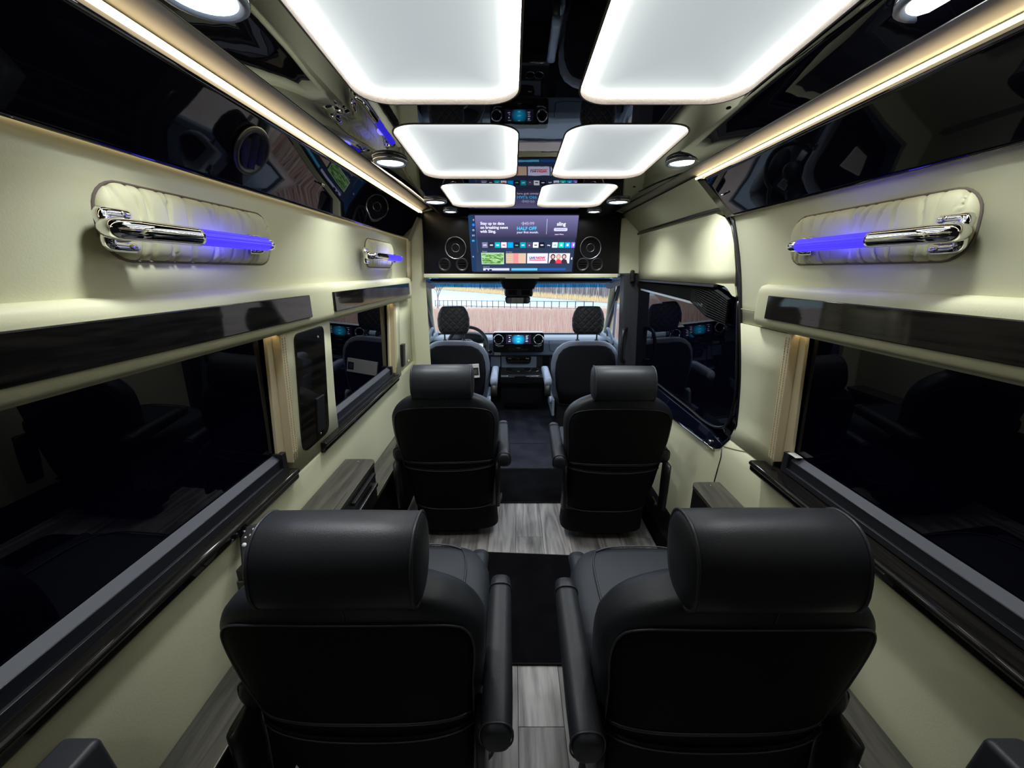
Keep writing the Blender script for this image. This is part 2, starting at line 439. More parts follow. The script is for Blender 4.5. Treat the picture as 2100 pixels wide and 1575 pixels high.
# stitched edges of the columns where they meet the window
for side, W, y in ((-1, wl, 1.243), (1, wr, 1.25), (-1, wl, 2.50)):
    o = panel_on_wall('stitched_edge', [(y - .002, .79), (y + .03, .79), (y + .03, 1.25), (y - .002, 1.25)], side, -.05, .009, 'cream_trim', bev=.003); par(o, W)
    for dy in (.006, .020):
        bm = bmesh.new(); z = .80
        while z < 1.24:
            bm_box(bm, .0085, .0105, y + dy, y + dy + .002, z, z + .006); z += .009
        s = from_bm('stitching', bm, 'thread'); onwall(s, side); s['kind'] = 'stuff'; par(s, W)
    # pale slat standing between the column and the glass
    o = panel_on_wall('window_jamb', [(y - .045, .80), (y - .004, .80), (y - .004, 1.262), (y - .030, 1.262)], side, -.03, -.018, 'cream_trim', bev=.002); par(o, W)
# seams of the right column
o = tube('seam', [(wallx(z, 1) - .006, y, z) for y, z in ((1.44, 1.302), (1.50, 1.304), (1.555, 1.304))], .0016, 'thread', n=6)
for v in o.data.vertices: v.co.x = v.co.x
par(o, wr)
o = tube('seam', [(wallx(z, 1) - .0045, y, z) for y, z in ((1.27, .80), (1.38, .762), (1.46, .735), (1.545, .71))], .0016, 'thread', n=6); par(o, wr)
# header panels over the windows, behind the black valances, and taupe soffits
for side, W in ((-1, wl), (1, wr)):
    pts = [(side * x, z) for x, z in ((.706, 1.846 if side < 0 else 1.834), (.757, 1.785), (.83, 1.70), (.835, 1.68))]
    o = sheet('header_panel', pts, YB, YF, 'cream', out=-side); par(o, W)
for i, side in enumerate((-1, 1)):
    z0 = 1.872 if side < 0 else 1.852; z1 = 1.846 if side < 0 else 1.835
    o = sheet('trim_%d' % (i + 1), [(side * .655, z0), (side * .675, z0 - .004), (side * .722, z1)], YB, 2.93, 'taupe', out=side)
    struct(o, 'taupe soffit strip along the %s edge of the ceiling' % ('left' if side < 0 else 'right'))
    e = tube('edge_line', [(side * .655, YB, z0 - .001), (side * .655, 2.92, z0 - .001)], .0012, 'edge_metal', o, n=6)
# back wall; unseen outer shell added to stop sky light leaking in
struct(box('wall_back', -.97, .97, YB - .06, YB, -.05, 2.0, 'leather_side'), 'dark rear wall behind the camera')
sh = struct(box('trim_3', -1.0, 1.0, YB - .06, 3.66, 1.935, 1.96, 'dark_plastic'), 'unseen roof sheet added above the ceiling to block sky light')
for sx in (-1, 1):
    box('side_light_block', min(sx * .955, sx * .975), max(sx * .955, sx * .975), 3.0, 3.66, 1.44, 1.95, 'dark_plastic', sh)
    box('side_light_block', min(sx * .955, sx * .975), max(sx * .955, sx * .975), YB - .06, 3.0, -.06, 1.95, 'dark_plastic', sh)

box('front_light_block', -1.0, 1.0, 3.62, 3.66, 1.44, 1.95, 'dark_plastic', sh)  # unseen sheet added over the cab roof to shut out leaking daylight
# ------------------------------------------------------------------ black lacquer valances and warm strips
def valance(name, side, yf, label):
    prof = [(.712, 1.834), (.721, 1.817), (.744, 1.772), (.772, 1.716), (.796, 1.668), (.799, 1.659)]
    bm = bmesh.new(); rows = []
    n = 40
    for i in range(n + 1):
        r = []
        for x, z in prof:
            t = (1.834 - z) / .175
            ye = yf[0] + (yf[1] - yf[0]) * t
            r.append(bm.verts.new((side * x, YB + (ye - YB) * i / n, z)))
        rows.append(r)
    for a, b in zip(rows, rows[1:]):
        for j in range(len(prof) - 1): bm.faces.new((a[j], a[j + 1], b[j + 1], b[j]) if side < 0 else (b[j], b[j + 1], a[j + 1], a[j]))
    if side > 0:
        for v in bm.verts: v.co.z -= .012 * (v.co.z - 1.659) / .183
    me = bpy.data.meshes.new(name); bm.to_mesh(me); bm.free()
    o = link(name, me, 'gloss_side', smooth=True)
    s = o.modifiers.new('solid', 'SOLIDIFY'); s.thickness = .009; s.offset = 1 if False else -1
    return struct(o, label)
v1 = valance('trim_4', -1, (2.925, 2.925), 'black lacquered valance high on the left wall with a round air vent')
v2 = valance('trim_5', 1, (1.83, 1.71), 'black lacquered valance high on the right wall, cut off at a slant')
for side, v, x_, y_, z_ in ((1, v2, .748, 1.66, 1.735), (-1, v1, .748, 1.50, 1.740)):
    tube('screw_cap', [(side * (x_ - .006), y_, z_ - .003), (side * (x_ + .008), y_, z_ + .005)], .004, 'satin', v, n=8)
def led(name, side, x0, x1, y0, y1, z0, z1, label):
    o = box(name, min(side * x0, side * x1), max(side * x0, side * x1), y0, y1, z0, z1, 'strip')
    if 'hidden' in label: o.data.materials.clear(); o.data.materials.append(M['strip_under' if 'under' in label else 'strip_hidden'])
    return tag(o, label, 'light strip')
led('light_strip', -1, .705, .716, YB, 2.90, 1.8350, 1.8445, 'warm glowing light strip along the top edge of the left black valance')
led('light_strip', 1, .705, .716, YB, 1.83, 1.8235, 1.8330, 'warm glowing light strip along the top edge of the right black valance')
led('light_strip', -1, .814, .818, YB, 2.90, 1.668, 1.672, 'hidden warm light strip washing the left wall below the black valance')
led('light_strip', 1, .814, .818, YB, 1.70, 1.668, 1.672, 'hidden warm light strip washing the right wall below the black valance')

# ------------------------------------------------------------------ ceiling with cutouts, panel lights
def zc(y): return 1.91 - .045 * (y - .8)      # the lacquered ceiling falls slightly towards the front
RC = .085; XO = .545
PANELS = ((-.34, .36, ((-.487, -.063), (.095, .532))), (.51, 1.235, ((-.487, -.063), (.095, .532))), (1.368, 1.970, ((-.468, -.060), (.097, .495))), (2.054, 2.611, ((-.437, -.064), (.070, .450))))
bm = bmesh.new()
def loop_edges(pts):
    V = [bm.verts.new((p[0], p[1], zc(p[1]))) for p in pts]
    for i in range(len(V)): bm.edges.new((V[i], V[(i + 1) % len(V)]))
outer = [(-XO, y) for y in frange(YB, 2.93, 20)] + [(XO, y) for y in frange(2.93, YB, 20)]
loop_edges(outer)
for c, d, LR in PANELS:
    for a, b in LR: loop_edges(rrect(a, b, c, d, RC, 8))
bmesh.ops.triangle_fill(bm, use_beauty=True, use_dissolve=False, edges=bm.edges[:])
for f in bm.faces:
    if f.normal.z > 0: f.normal_flip()
ed = 20
for side in (-1, 1):
    ze = 1.872 if side < 0 else 1.852
    rows = []
    for y in frange(YB, 2.93, ed):
        z0 = zc(y); rows.append([bm.verts.new((side * x, y, z0 + (ze - z0) * k)) for x, k in ((XO, 0), (.57, .14), (.60, .42), (.63, .72), (.655, 1))])
    for a, b in zip(rows, rows[1:]):
        for j in range(4):
            f = bm.faces.new((a[j], a[j + 1], b[j + 1], b[j])); f.normal_update()
            if f.normal.z > 0: f.normal_flip()
            f.smooth = True
bmesh.ops.remove_doubles(bm, verts=bm.verts, dist=1e-5)
me = bpy.data.meshes.new('ceiling'); bm.to_mesh(me); bm.free()
ceil = struct(link('ceiling', me, 'gloss'), 'black mirror lacquered ceiling with cutouts for light panels')
ft = struct(sheet('trim_6', [(-.722, 1.84), (-.65, 1.862), (-.3, 1.852), (.3, 1.852), (.65, 1.855), (.722, 1.832)], 2.925, 3.05, 'taupe', out=1), 'taupe headliner strip in front of the lacquered ceiling')
bx_ = prism('black_slot', round_poly([(-.50, 2.935), (.50, 2.935), (.44, 2.955), (-.44, 2.955)], .008), 'Z', 1.842, 1.851, 'gloss', ft, bev=.003)

def sdf_rr(x, y, hx, hy, r):
    qx, qy = abs(x) - hx + r, abs(y) - hy + r
    return math.hypot(max(qx, 0), max(qy, 0)) + min(max(qx, qy), 0) - r
def panel_light(a, b, c, d, label):
    cx, cy = (a + b) / 2, (c + d) / 2; hx, hy = (b - a) / 2, (d - c) / 2
    root = empty('panel_light', (cx, cy, zc(cy))); root.rotation_euler = (-math.atan(.045), 0, 0); tag(root, label, 'ceiling light', 'rounded glowing panels set in the black ceiling')
    nx, ny = 48, 72; verts = []; vals = []
    for j in range(ny + 1):
        for i in range(nx + 1):
            x, y = -hx + 2 * hx * i / nx, -hy + 2 * hy * j / ny
            verts.append((x, y, .017)); dist = max(-sdf_rr(x, y, hx, hy, RC), 0); vals.append(math.exp(-dist / .05))
    faces = [(j * (nx + 1) + i, (j + 1) * (nx + 1) + i, (j + 1) * (nx + 1) + i + 1, j * (nx + 1) + i + 1) for j in range(ny) for i in range(nx)]
    me = bpy.data.meshes.new('diffuser'); me.from_pydata(verts, [], faces)
    at = me.attributes.new('rim', 'FLOAT', 'POINT'); at.data.foreach_set('value', vals)
    link('diffuser', me, 'panel', root)
    out = rrect(-hx, hx, -hy, hy, RC, 8); inn = rrect(-hx + .002, hx - .002, -hy + .002, hy - .002, RC - .002, 8)
    bm = bmesh.new(); n = len(out)
    R = [[bm.verts.new((p[0], p[1], z)) for p in P_] for P_, z in ((out, .019), (out, -.0015), (rrect(-hx - .005, hx + .005, -hy - .005, hy + .005, RC + .005, 8), -.0015), (rrect(-hx - .005, hx + .005, -hy - .005, hy + .005, RC + .005, 8), .002))]
    for p, q in zip(R, R[1:]):
        for k in range(n): bm.faces.new((p[k], q[k], q[(k + 1) % n], p[(k + 1) % n]))
    from_bm('recess_lining', bm, 'recess', root)
    return root
rown = ['behind the camera, out of the frame', 'cut off by the top of the frame', 'in the middle row', 'in the far row by the television']
for k, (c, d, LR) in enumerate(PANELS):
    for s, (a, b) in zip(('left', 'right'), LR):
        panel_light(a, b, c, d, 'glowing white %s ceiling panel, %s' % (s, rown[k]))

def downlight(x, y, z, s, label):
    root = empty('downlight', (x, y, z)); tag(root, label, 'ceiling light', 'round downlights along the ceiling edges')
    lathe('housing', [(.0, .012), (.063 * s, .012), (.066 * s, .006), (.066 * s, -.010), (.061 * s, -.014), (.056 * s, -.013), (.050 * s, -.009)], 'grey_plastic', root)
    lathe('chrome_ring', [(.066 * s, -.001), (.0678 * s, -.003), (.066 * s, -.005)], 'chrome', root)
    lathe('lens', [(.0, -.0125), (.035 * s, -.012), (.050 * s, -.009)], 'lamp', root)
    li = bpy.data.lights.new('lamp_glow', 'AREA'); li.shape = 'DISK'; li.size = .09 * s; li.energy = SPOT_W * s * s * (1 if y > 1 else .7 if y > 0 else .3); li.color = (.93, .97, 1.0); li.spread = math.radians(92 if y < 1 else 116)
    lo = bpy.data.objects.new('lamp_glow', li); C.objects.link(lo); lo.parent = root; lo.location = (0, 0, -.0150)
    return root
where = {0: 'nearest the camera', 1: 'beside the middle panels', 2: 'beside the far panels', 3: 'smallest, by the television', 4: 'behind the camera'}
for side, X_ in (('left', (-.579, -.561, -.522, -.478, -.579)), ('right', (.622, .598, .533, .450, .622))):
    for k, (x, y) in enumerate(zip(X_, (.77, 1.71, 2.43, 2.705, -.25))):
        downlight(x, y, (1.882, 1.868, 1.838, 1.825, 1.886)[k], 1.0 if k < 3 or k == 4 else .7, 'round downlight on the %s ceiling edge, %s' % (side, where[k]))
# small black screw heads
for x, y in ((-.52, 2.14), (.53, 1.26), (.53, 2.12)):
    tag(lathe('screw_cap', [(0, -.003), (.006, -.002), (.007, 0)], 'matte_black', mtx=Matrix.Translation((x, y, zc(y)))), 'small black screw cap in the lacquered ceiling, %s' % ('left of the far panels' if x < 0 else 'right of the middle panels' if y < 2 else 'right of the far panels'), 'screw cap')

# ------------------------------------------------------------------ padded rails with gloss wood strips
def rail(name, side, y0, y1, strips, label):
    o = (-.0)
    prof = [(.86, 1.404), (.826, 1.403), (.812, 1.398), (.804, 1.387), (.8015, 1.372), (.8010, 1.33), (.8020, 1.286), (.806, 1.270), (.816, 1.260), (.84, 1.257), (.87, 1.262)]
    dx = 0 if side < 0 else .003
    pts = [(side * (x + dx), z) for x, z in prof]
    ob = prism(name, pts, 'Y', y0, y1, 'cream_pad')
    bv = ob.modifiers.new('bevel', 'BEVEL'); bv.width = .02; bv.segments = 4; bv.limit_method = 'ANGLE'; bv.angle_limit = math.radians(60)
    wn(ob)
    for a, b in strips:
        x0, x1 = sorted((side * (.7925 + dx), side * (.803 + dx)))
        box('wood_strip', x0, x1, a, b, 1.290, 1.368, 'gloss_wood', ob, r=.003, seg=3)
    return struct(ob, label)
rail('trim_7', -1, YB, 2.86, ((YB, 1.392), (1.585, 2.76)), 'cream padded rail over the left windows with two black wood strips')
rail('trim_8', 1, YB, 1.435, ((YB, 1.35),), 'cream padded rail over the right window with one black wood strip')
for side, y1 in ((-1, 2.82), (1, 1.40)):
    led('light_strip', side, .852, .856, YB, y1, 1.2535, 1.2565, 'hidden warm light strip under the %s padded rail' % ('left' if side < 0 else 'right'))

# ------------------------------------------------------------------ windows, tracks, sills
def window(name, side, y0, y1, sill, label, jam=True):
    root = empty(name, (0, y0, 0)); root['kind'] = 'structure'; root['label'] = label
    def P2(o): o.parent = root; o.matrix_parent_inverse = Matrix.Translation((0, -y0, 0)); return o
    s = side
    g = prism('glass_pane', [(s * .902, .76), (s * .876, 1.29), (s * .884, 1.29), (s * .910, .76)], 'Y', y0 - .02, y1 + .03, 'glass_dark'); P2(g)
    t = prism('window_track', [(s * .9, .772), (s * .895, .842), (s * .874, .826), (s * .873, .776)], 'Y', y0, y1 - .012, 'track', bev=.0015); P2(t)
    t = prism('seal_strip', [(s * .8965, .8436), (s * .8755, .8278), (s * .8765, .8262), (s * .897, .842)], 'Y', y0, y1 - .014, 'track_grey'); P2(t)
    t = box('track_end', min(s * .865, s * .90), max(s * .865, s * .90), y1 - .022, y1 + .004, .775, .848, 'black_plastic', r=.002); P2(t)
    t = prism('inner_track', [(s * .874, .776), (s * .873, .797), (s * .865, .796), (s * .8645, .778)], 'Y', y0, y1, 'track', bev=.001); P2(t)
    edge = .830 if s < 0 else .797
    a, b = sill
    zt = .780 if s < 0 else .777
    prof = [(.875, zt - .004), (edge + .020, zt + .001), (edge + .006, zt), (edge, zt - .007), (edge + .001, zt - .014), (edge + .007, zt - .019), (edge + .008, zt - .036), (edge + .014, zt - .045), (.875, zt - .046)]
    o = prism('sill_board', [(s * x, z) for x, z in prof], 'Y', a, b, 'gloss_wood'); P2(o)
    bv = o.modifiers.new('bevel', 'BEVEL'); bv.width = .003; bv.segments = 2; bv.limit_method = 'ANGLE'; wn(o)
    return root
w1 = window('window_1', -1, -.62, 1.212, (-.75, 1.225), 'large near left window of dark privacy glass over a black wood sill')
w2 = window('window_2', -1, 1.60, 2.46, (1.43, 2.50), 'smaller far left window of dark privacy glass over a black wood sill')
w3 = window('window_3', 1, -.62, 1.215, (-.75, 1.29), 'large near right window of dark privacy glass over a black wood sill')
b = box('warning_sticker', .868, .893, 1.165, 1.205, .8485, .8492, 'paper', None); b.parent = w3; b.matrix_parent_inverse = Matrix.Translation((0, .62, 0))
# wall blocks behind the camera close the window openings
for side, W in ((-1, wl), (1, wr)):
    par(strip_wall('rear_panel', [.78, .9, 1.25], YB, -.60, side, 'cream', p=.004, thick=.05), W)

# ------------------------------------------------------------------ wood wall plate with socket
wp = panel_on_wall('wall_plate', round_poly([(1.298, .795), (1.512, .797), (1.532, 1.243), (1.322, 1.240)], [.045, .045, .03, .03], 5), -1, .006, .014, 'gloss_wood', bev=.002)
tag(wp, 'tall rounded black wood wall plate with a socket between the left windows', 'wall plate')
for y, z in ((1.475, 1.205), (1.435, .82)):
    tube('screw', [(-(wallx(z, -1) - .013), y, z), (-(wallx(z, -1) - .0165), y, z)], .004, 'chrome', wp, n=10)
so = panel_on_wall('socket', [(1.405, .832), (1.468, .832), (1.480, .972), (1.417, .972)], -1, .013, .020, 'black_plastic', wp, bev=.002)
sw = panel_on_wall('wall_switch', [(2.64, .80), (2.695, .80), (2.70, .955), (2.645, .955)], -1, -.004, .022, 'black_plastic', bev=.002)
tag(sw, 'small upright black wall control beside the far left window', 'switch')
bt = tube('round_button', [(-.858, 2.82, .80), (-.852, 2.82, .80)], .010, 'cream_trim', n=12); bt.parent = None
tag(bt, 'small cream round plug on the wall below the black control', 'button')
bt = tube('round_button', [(-.808, 2.90, 1.645), (-.802, 2.90, 1.643)], .009, 'cream_trim', n=12)
tag(bt, 'small cream round plug at the top of the corner panel by the television', 'button')

# ------------------------------------------------------------------ grab handles on gathered pads
def grab_handle(side, y0, y1, bar, blue, label, seed, far_end=True):
    rnd = random.Random(seed)
    zc = 1.538; z0, z1 = 1.468, 1.609; hz = (z1 - z0) / 2
    root = empty('grab_handle', (side * .80, (y0 + y1) / 2, zc)); tag(root, label, 'handle', 'chrome grab handles with blue lit grips')
    def P2(o): o.parent = root; o.matrix_parent_inverse = Matrix.Translation(-Vector(root.location)); return o
    # gathered pad
    out = []; rr = .055
    corner = rrect(y0, y1, z0, z1, rr, 10)
    for i in range(len(corner)):
        a, b = Vector(corner[i]), Vector(corner[(i + 1) % len(corner)])
        k = max(1, int((b - a).length / .004))
        for j in range(k): out.append(a.lerp(b, j / k))
    cr = []
    y = y0 + .03
    while y < y1 - .02: cr.append((y, rnd.uniform(.3, 1), rnd.uniform(-.02, .02), rnd.choice((0, 1, 1)), rnd.uniform(.0022, .0045))); y += rnd.uniform(.018, .055)
    S = [1.0, .985, .95, .9, .84, .76, .66, .54, .4, .25, .1, 0.0]
    bm = bmesh.new(); R = []
    for s in S:
        r = []
        for q in out:
            m = Vector((min(max(q.x, y0 + hz), y1 - hz), (z0 + z1) / 2)); p = m + (q - m) * s
            h = .024 * (1 - s ** 5) ** .6 - .003
            for yc, am, cu, half, wd in cr:
                v = (p.y - zc) / hz
                if half == 0 or abs(v) > .1:
                    d = (p.x - (yc + cu * (1 - v * v))) / wd
                    h -= .013 * am * math.exp(-d * d) * min(1, abs(v) * 1.7 + (.2 if half == 0 else 0)) * (1 if s < 1 else 0)
            r.append(bm.verts.new((h, p.x, p.y)))
        R.append(r)
    n = len(out)
    for a, b in zip(R, R[1:]):
        for k in range(n): bm.faces.new((a[k], a[(k + 1) % n], b[(k + 1) % n], b[k]))
    bmesh.ops.remove_doubles(bm, verts=bm.verts, dist=1e-6)
    o = from_bm('gathered_pad', bm, 'cream_pad', None, True); onwall(o, side); P2(o)
    xs = lambda p: side * (wallx(zc, side) - p)
    e = tube('pad_groove', [(side * (wallx(q.y, side) - .001), q.x, q.y) for q in out[::3]], .0028, 'recess', None, 6, closed=True); P2(e)
    a, b = bar; zb = 1.520
    f = 1 if b > a else -1   # a: end nearest the camera
    path = catmull([(xs(.022), a + .060, zb + .004), (xs(.030), a + .018, zb + .002), (xs(.050), a + .004, zb), (xs(.064), a + .030, zb), (xs(.067), a + .08, zb), (xs(.067), blue[0] + .004, zb)], 7)
    rad = [.0145 + .0045 * min(1, i / 12) for i in range(len(path))]
    bm = bmesh.new(); bm_tube(bm, path, rad, 16)
    P2(from_bm('chrome_bar', bm, 'chrome', None, True))
    path = catmull([(xs(.067), blue[1] - .004, zb), (xs(.065), b - .02, zb), (xs(.052), b - .002, zb), (xs(.032), b - .010, zb + .002), (xs(.022), b - .035, zb + .004)], 6)
    P2(tube('chrome_end', path, .0165, 'chrome', None, 14))
    # acrylic sleeve with flutes
    bm = bmesh.new(); nn = 40; ring = []
    for yy in (blue[0], blue[1]):
        ring.append([bm.verts.new((xs(.067) + (.0165 + (.0008 if k % 4 else -.0006)) * math.cos(2 * PI * k / nn), yy, zb + (.0165 + (.0008 if k % 4 else -.0006)) * math.sin(2 * PI * k / nn))) for k in range(nn)])
    for k in range(nn): bm.faces.new((ring[0][k], ring[0][(k + 1) % nn], ring[1][(k + 1) % nn], ring[1][k]))
    bm.faces.new(ring[0][::-1]); bm.faces.new(ring[1])
    sl = from_bm('blue_sleeve', bm, 'blue_glow'); sl['label'] = 'fluted acrylic sleeve glowing deep blue'; P2(sl)
    fb = bmesh.new()
    for k in range(0, nn, 4):
        a_ = 2 * PI * (k + .5) / nn
        bm_box(fb, xs(.067) +   .0167 * math.cos(a_) - .0004, xs(.067) +   .0167 * math.cos(a_) + .0004, blue[0] + .002, blue[1] - .002, zb +   .0167 * math.sin(a_) - .0004, zb +   .0167 * math.sin(a_) + .0004)
    fl_ = from_bm('flute', fb, 'blue_line'); fl_['kind'] = 'stuff'; P2(fl_)
    # forked mounts
    for yy, d in ((a, 1), (b, -1)):
        k = 1.0 if d == 1 else .6
        for dz in (.030 * k, -.028 * k):
            pth = catmull([(xs(.034), yy + d * .004, zb + dz * .35), (xs(.030), yy + d * .006, zb + dz * .9), (xs(.026), yy + d * .03 * k, zb + dz), (xs(.022), yy + d * .062 * k, zb + dz)], 5)
            P2(tube('mount_arm', pth, .0105 * (k * .4 + .6), 'chrome', None, 8))
            P2(tube('screw', [(xs(.026), yy + d * .045 * k, zb + dz), (xs(.035), yy + d * .045 * k, zb + dz)], .005, 'satin', None, 8))
    li = bpy.data.lights.new('sleeve_glow', 'POINT'); li.energy = .20; li.color = (.06, .05, 1.0); li.shadow_soft_size = .02
    lo = bpy.data.objects.new('sleeve_glow', li); C.objects.link(lo); P2(lo); lo.location = (xs(.050), (blue[0] + blue[1]) / 2, zb + .0)
    return root
grab_handle(-1, .745, 1.260, (.722, 1.165), (.885, 1.130), 'chrome and blue lit grab handle on the left wall nearest the camera', 3)
grab_handle(-1, 2.06, 2.52, (1.965, 2.49), (2.18, 2.455), 'small far chrome and blue lit grab handle on the left wall by the television', 5)
grab_handle(1, .805, 1.325, (.795, 1.240), (.955, 1.195), 'chrome and blue lit grab handle on the right wall', 9)

# ------------------------------------------------------------------ round air vent in the left valance
def air_vent():
    c = Vector((-.7560, 1.125, 1.748)); n_ = Vector((.86, 0, -.52)).normalized()
    q = n_.to_track_quat('Z', 'Y').to_matrix().to_4x4(); root = empty('air_vent', c)
    tag(root, 'round black louvred air vent in the left lacquered valance', 'vent')
    lathe('bezel', [(.042, -.004), (.060, 0), (.063, .006), (.058, .011), (.050, .010), (.044, .002)], 'black_plastic', root, mtx=q)
    lathe('throat', [(0, -.001), (.046, -.001)], 'matte_black', root, mtx=q)
    for k in range(3):
        h = .028 * (k - 1)
        hw = math.sqrt(.044 ** 2 - h ** 2)
        bm = bmesh.new(); bm_box(bm, -hw, hw, h - .001, h + .001, -.006, .016, .0005, 1)
        bmesh.ops.rotate(bm, verts=bm.verts, cent=(0, h, .004), matrix=Matrix.Rotation(math.radians(38), 3, 'X'))
        bmesh.ops.transform(bm, matrix=q @ Matrix.Rotation(math.radians(90 + 15), 4, 'Z'), verts=bm.verts)
        from_bm('louvre', bm, 'black_plastic', root)
air_vent()

# ------------------------------------------------------------------ sliding door on the right
door = empty('door_1', (.85, 2.3, .6)); door['kind'] = 'structure'; door['label'] = 'sliding side door with cream top panel, dark window and pleated blind'
def D(o): return par(o, door)
DY = [(1.30, 1.617), (1.354, 1.605), (1.39, 1.622), (1.45, 1.635), (1.556, 1.668), (1.62, 1.70), (1.665, 1.755), (1.690, 1.83)]
def dya(z): return lerp_tab(DY, z)
FR = [(1.39, 2.875), (1.60, 2.885), (1.66, 2.90), (1.69, 2.95)]
D(strip_wall('upper_panel', [1.392, 1.45, 1.556, 1.62, 1.665, 1.690], dya, lambda z: lerp_tab(FR, z) if z < 1.66 else 2.885 - (z - 1.66) * 1.2, 1, 'cream', p=.004, ny=3))
D(panel_on_wall('panel_corner', round_poly([(1.602, 1.345), (1.635, 1.350), (1.69, 1.385), (1.78, 1.394), (1.627, 1.398)], [.012, .01, .02, .0, .0]), 1, -.004, .0046, 'cream'))
# black frame between the wall and the door skin
D(strip_wall('door_frame', [.60, .69, .733, .78, .83, .98, 1.10, 1.27, 1.40, 1.5, 1.60, 1.66, 1.705], lambda z: arch(z) - .012, 2.97, 1, 'paint', p=-.022))
D(panel_on_wall('window_frame', round_poly([(1.66, .742), (1.575, .80), (1.55, .95), (1.575, 1.15), (1.605, 1.33), (1.63, 1.39), (2.90, 1.39), (2.90, .735)], [.03, .05, .05, .05, .02, .01, .02, .03]), 1, -.035, -.010, 'glass_dark'))
rim = catmull([(y, z) for y, z in ((2.9, .745), (2.3, .742), (1.95, .742), (1.78, .738), (1.66, .752), (1.585, .80), (1.552, .90), (1.552, 1.0), (1.575, 1.15), (1.605, 1.33))], 5)
rim3 = [(wallx(p.y, 1) + .008, p.x, p.y) for p in [Vector((a.x, a.y)) for a in rim]]
D(tube('window_rubber', rim3, .007, 'seal', n=8))
rimb = catmull([(y, z) for y, z in ((2.9, .700), (2.3, .705), (1.95, .708), (1.80, .700), (1.70, .695), (1.60, .72))], 5)
D(tube('rubber_lip', [(wallx(p.y, 1) - .000, p.x, p.y) for p in rimb], .006, 'seal', n=8))
arc = catmull([(arch(z) - .002, z) for z in (.69, .733, .78, .83, .98, 1.10, 1.27, 1.40, 1.5, 1.60, 1.66)] + [(1.76, 1.697), (1.90, 1.706), (2.2, 1.708), (2.8, 1.706), (2.93, 1.69), (2.935, 1.6), (2.925, 1.45)], 5)
D(tube('door_seal', [(wallx(p.y, 1) - .001, p.x, p.y) for p in arc], .008, 'seal', n=8))
D(tube('door_gap', [(wallx(z, 1) + .004, dya(z) - .003, z) for z in (1.30, 1.354, 1.39, 1.45, 1.556, 1.62, 1.665)] , .004, 'seal', n=6))
# body coloured threshold below the glass
D(panel_on_wall('painted_sill', round_poly([(1.548, .715), (1.60, .672), (2.10, .640), (2.93, .620), (2.93, .730), (1.68, .73)], [.01, .02, .05, .01, .01, .02]), 1, -.006, .010, 'paint', bev=.004))
D(tube('sill_flange', [(wallx(z, 1) - .011, y, z) for y, z in ((1.60, .668), (1.70, .664), (1.90, .652), (2.10, .639))], .0035, 'chrome', n=6))
D(tube('striker', [(wallx(.69, 1) - .008, 1.635, .690), (wallx(.69, 1) - .020, 1.635, .690)], .010, 'satin', n=12))
# lower cream skin of the door and the cream area in front of the arch
D(panel_on_wall('lower_panel', [(1.5385, 0), (2.98, 0), (2.98, .612), (2.1, .636), (1.72, .658), (1.60, .670), (1.5385, .705)], 1, -.004, .0045, 'cream'))
D(tube('seam', [(wallx(z, 1) - .0045, y, z) for y, z in ((1.537, .40), (1.537, .60), (1.540, .66), (1.556, .70))], .0028, 'seal', n=6))
# pleated blind bunched towards the rear
bl = empty('window_blind', (.84, 2.3, 1.36)); tag(bl, 'black pleated blind bunched slanting at the top of the sliding door window', 'blind')
n_p = 13
for k in range(n_p):
    t0, t1 = k / n_p, (k + 1) / n_p
    bm = bmesh.new(); Rw = []
    for i in range(15):
        s = i / 14
        y = 2.86 + (1.645 - 2.86) * s
        ztop = 1.388 if s < .8 else 1.392 - .055 * ((s - .8) / .2) ** 1.5
        zbot = 1.335 - .055 * s ** 1.2 - (.055 if s > .72 else .0) * min(1, (s - .72) / .14) - .0
        z0_, z1_ = ztop + (zbot - ztop) * t0, ztop + (zbot - ztop) * t1
        zm = (z0_ + z1_) / 2
        Rw.append([bm.verts.new((wallx(z0_, 1) - .002, y, z0_)), bm.verts.new((wallx(zm, 1) - .016, y, zm)), bm.verts.new((wallx(z1_, 1) - .002, y, z1_))])
    for a, b in zip(Rw, Rw[1:]):
        for j in (0, 1): bm.faces.new((a[j], a[j + 1], b[j + 1], b[j]))
    o = from_bm('pleat', bm, 'pleat'); sdf = o.modifiers.new('solid', 'SOLIDIFY'); sdf.thickness = .001; par(o, bl)
hr_ = panel_on_wall('head_rail', [(1.76, 1.378), (1.76, 1.390), (2.88, 1.390), (2.88, 1.378)], 1, -.002, .022, 'black_plastic', bev=.002); par(hr_, bl)
cord = box('bottom_rail', 0, .012, -.465, .465, -.0075, .0075, 'edge_metal', None, r=.002)
cord.rotation_euler = (math.atan2(1.324 - 1.291, .93), 0, 0); cord.location = (.828, 2.335, 1.3075); par(cord, bl)
# dark front part of the door glass, grey pillar with grab bar and belt
bp_ = struct(prism('trim_9', round_poly([(.735, 3.02), (.745, 2.93), (.86, 2.90), (.875, 3.05), (.80, 3.09)], .015), 'Z', 0, 1.425, 'dark_plastic', bev=.004), 'charcoal plastic pillar cover between sliding door and passenger seat')
for v in bp_.data.vertices:
    v.co.x += .055 * (1.42 - v.co.z) / 1.42 * 1.1
for dx, dy in ((0, 0),):
    gb = empty('pillar_grab_bar', (.79, 2.90, .90)); tag(gb, 'black curved grab bar on the charcoal pillar by the sliding door', 'handle')
    tube('bar', catmull([(.0, .03, .13), (-.035, -.03, .12), (-.050, -.055, .06), (-.050, -.060, -.04), (-.035, -.04, -.11), (.0, .03, -.12)], 6), .013, 'black_plastic', gb, 10)
pc = prism('hook_cap', [(2.87, 1.375), (2.905, 1.36), (2.925, 1.44), (2.90, 1.455), (2.875, 1.45)], 'X', .78, .80, 'black_plastic', bev=.003)
pc.parent = bp_
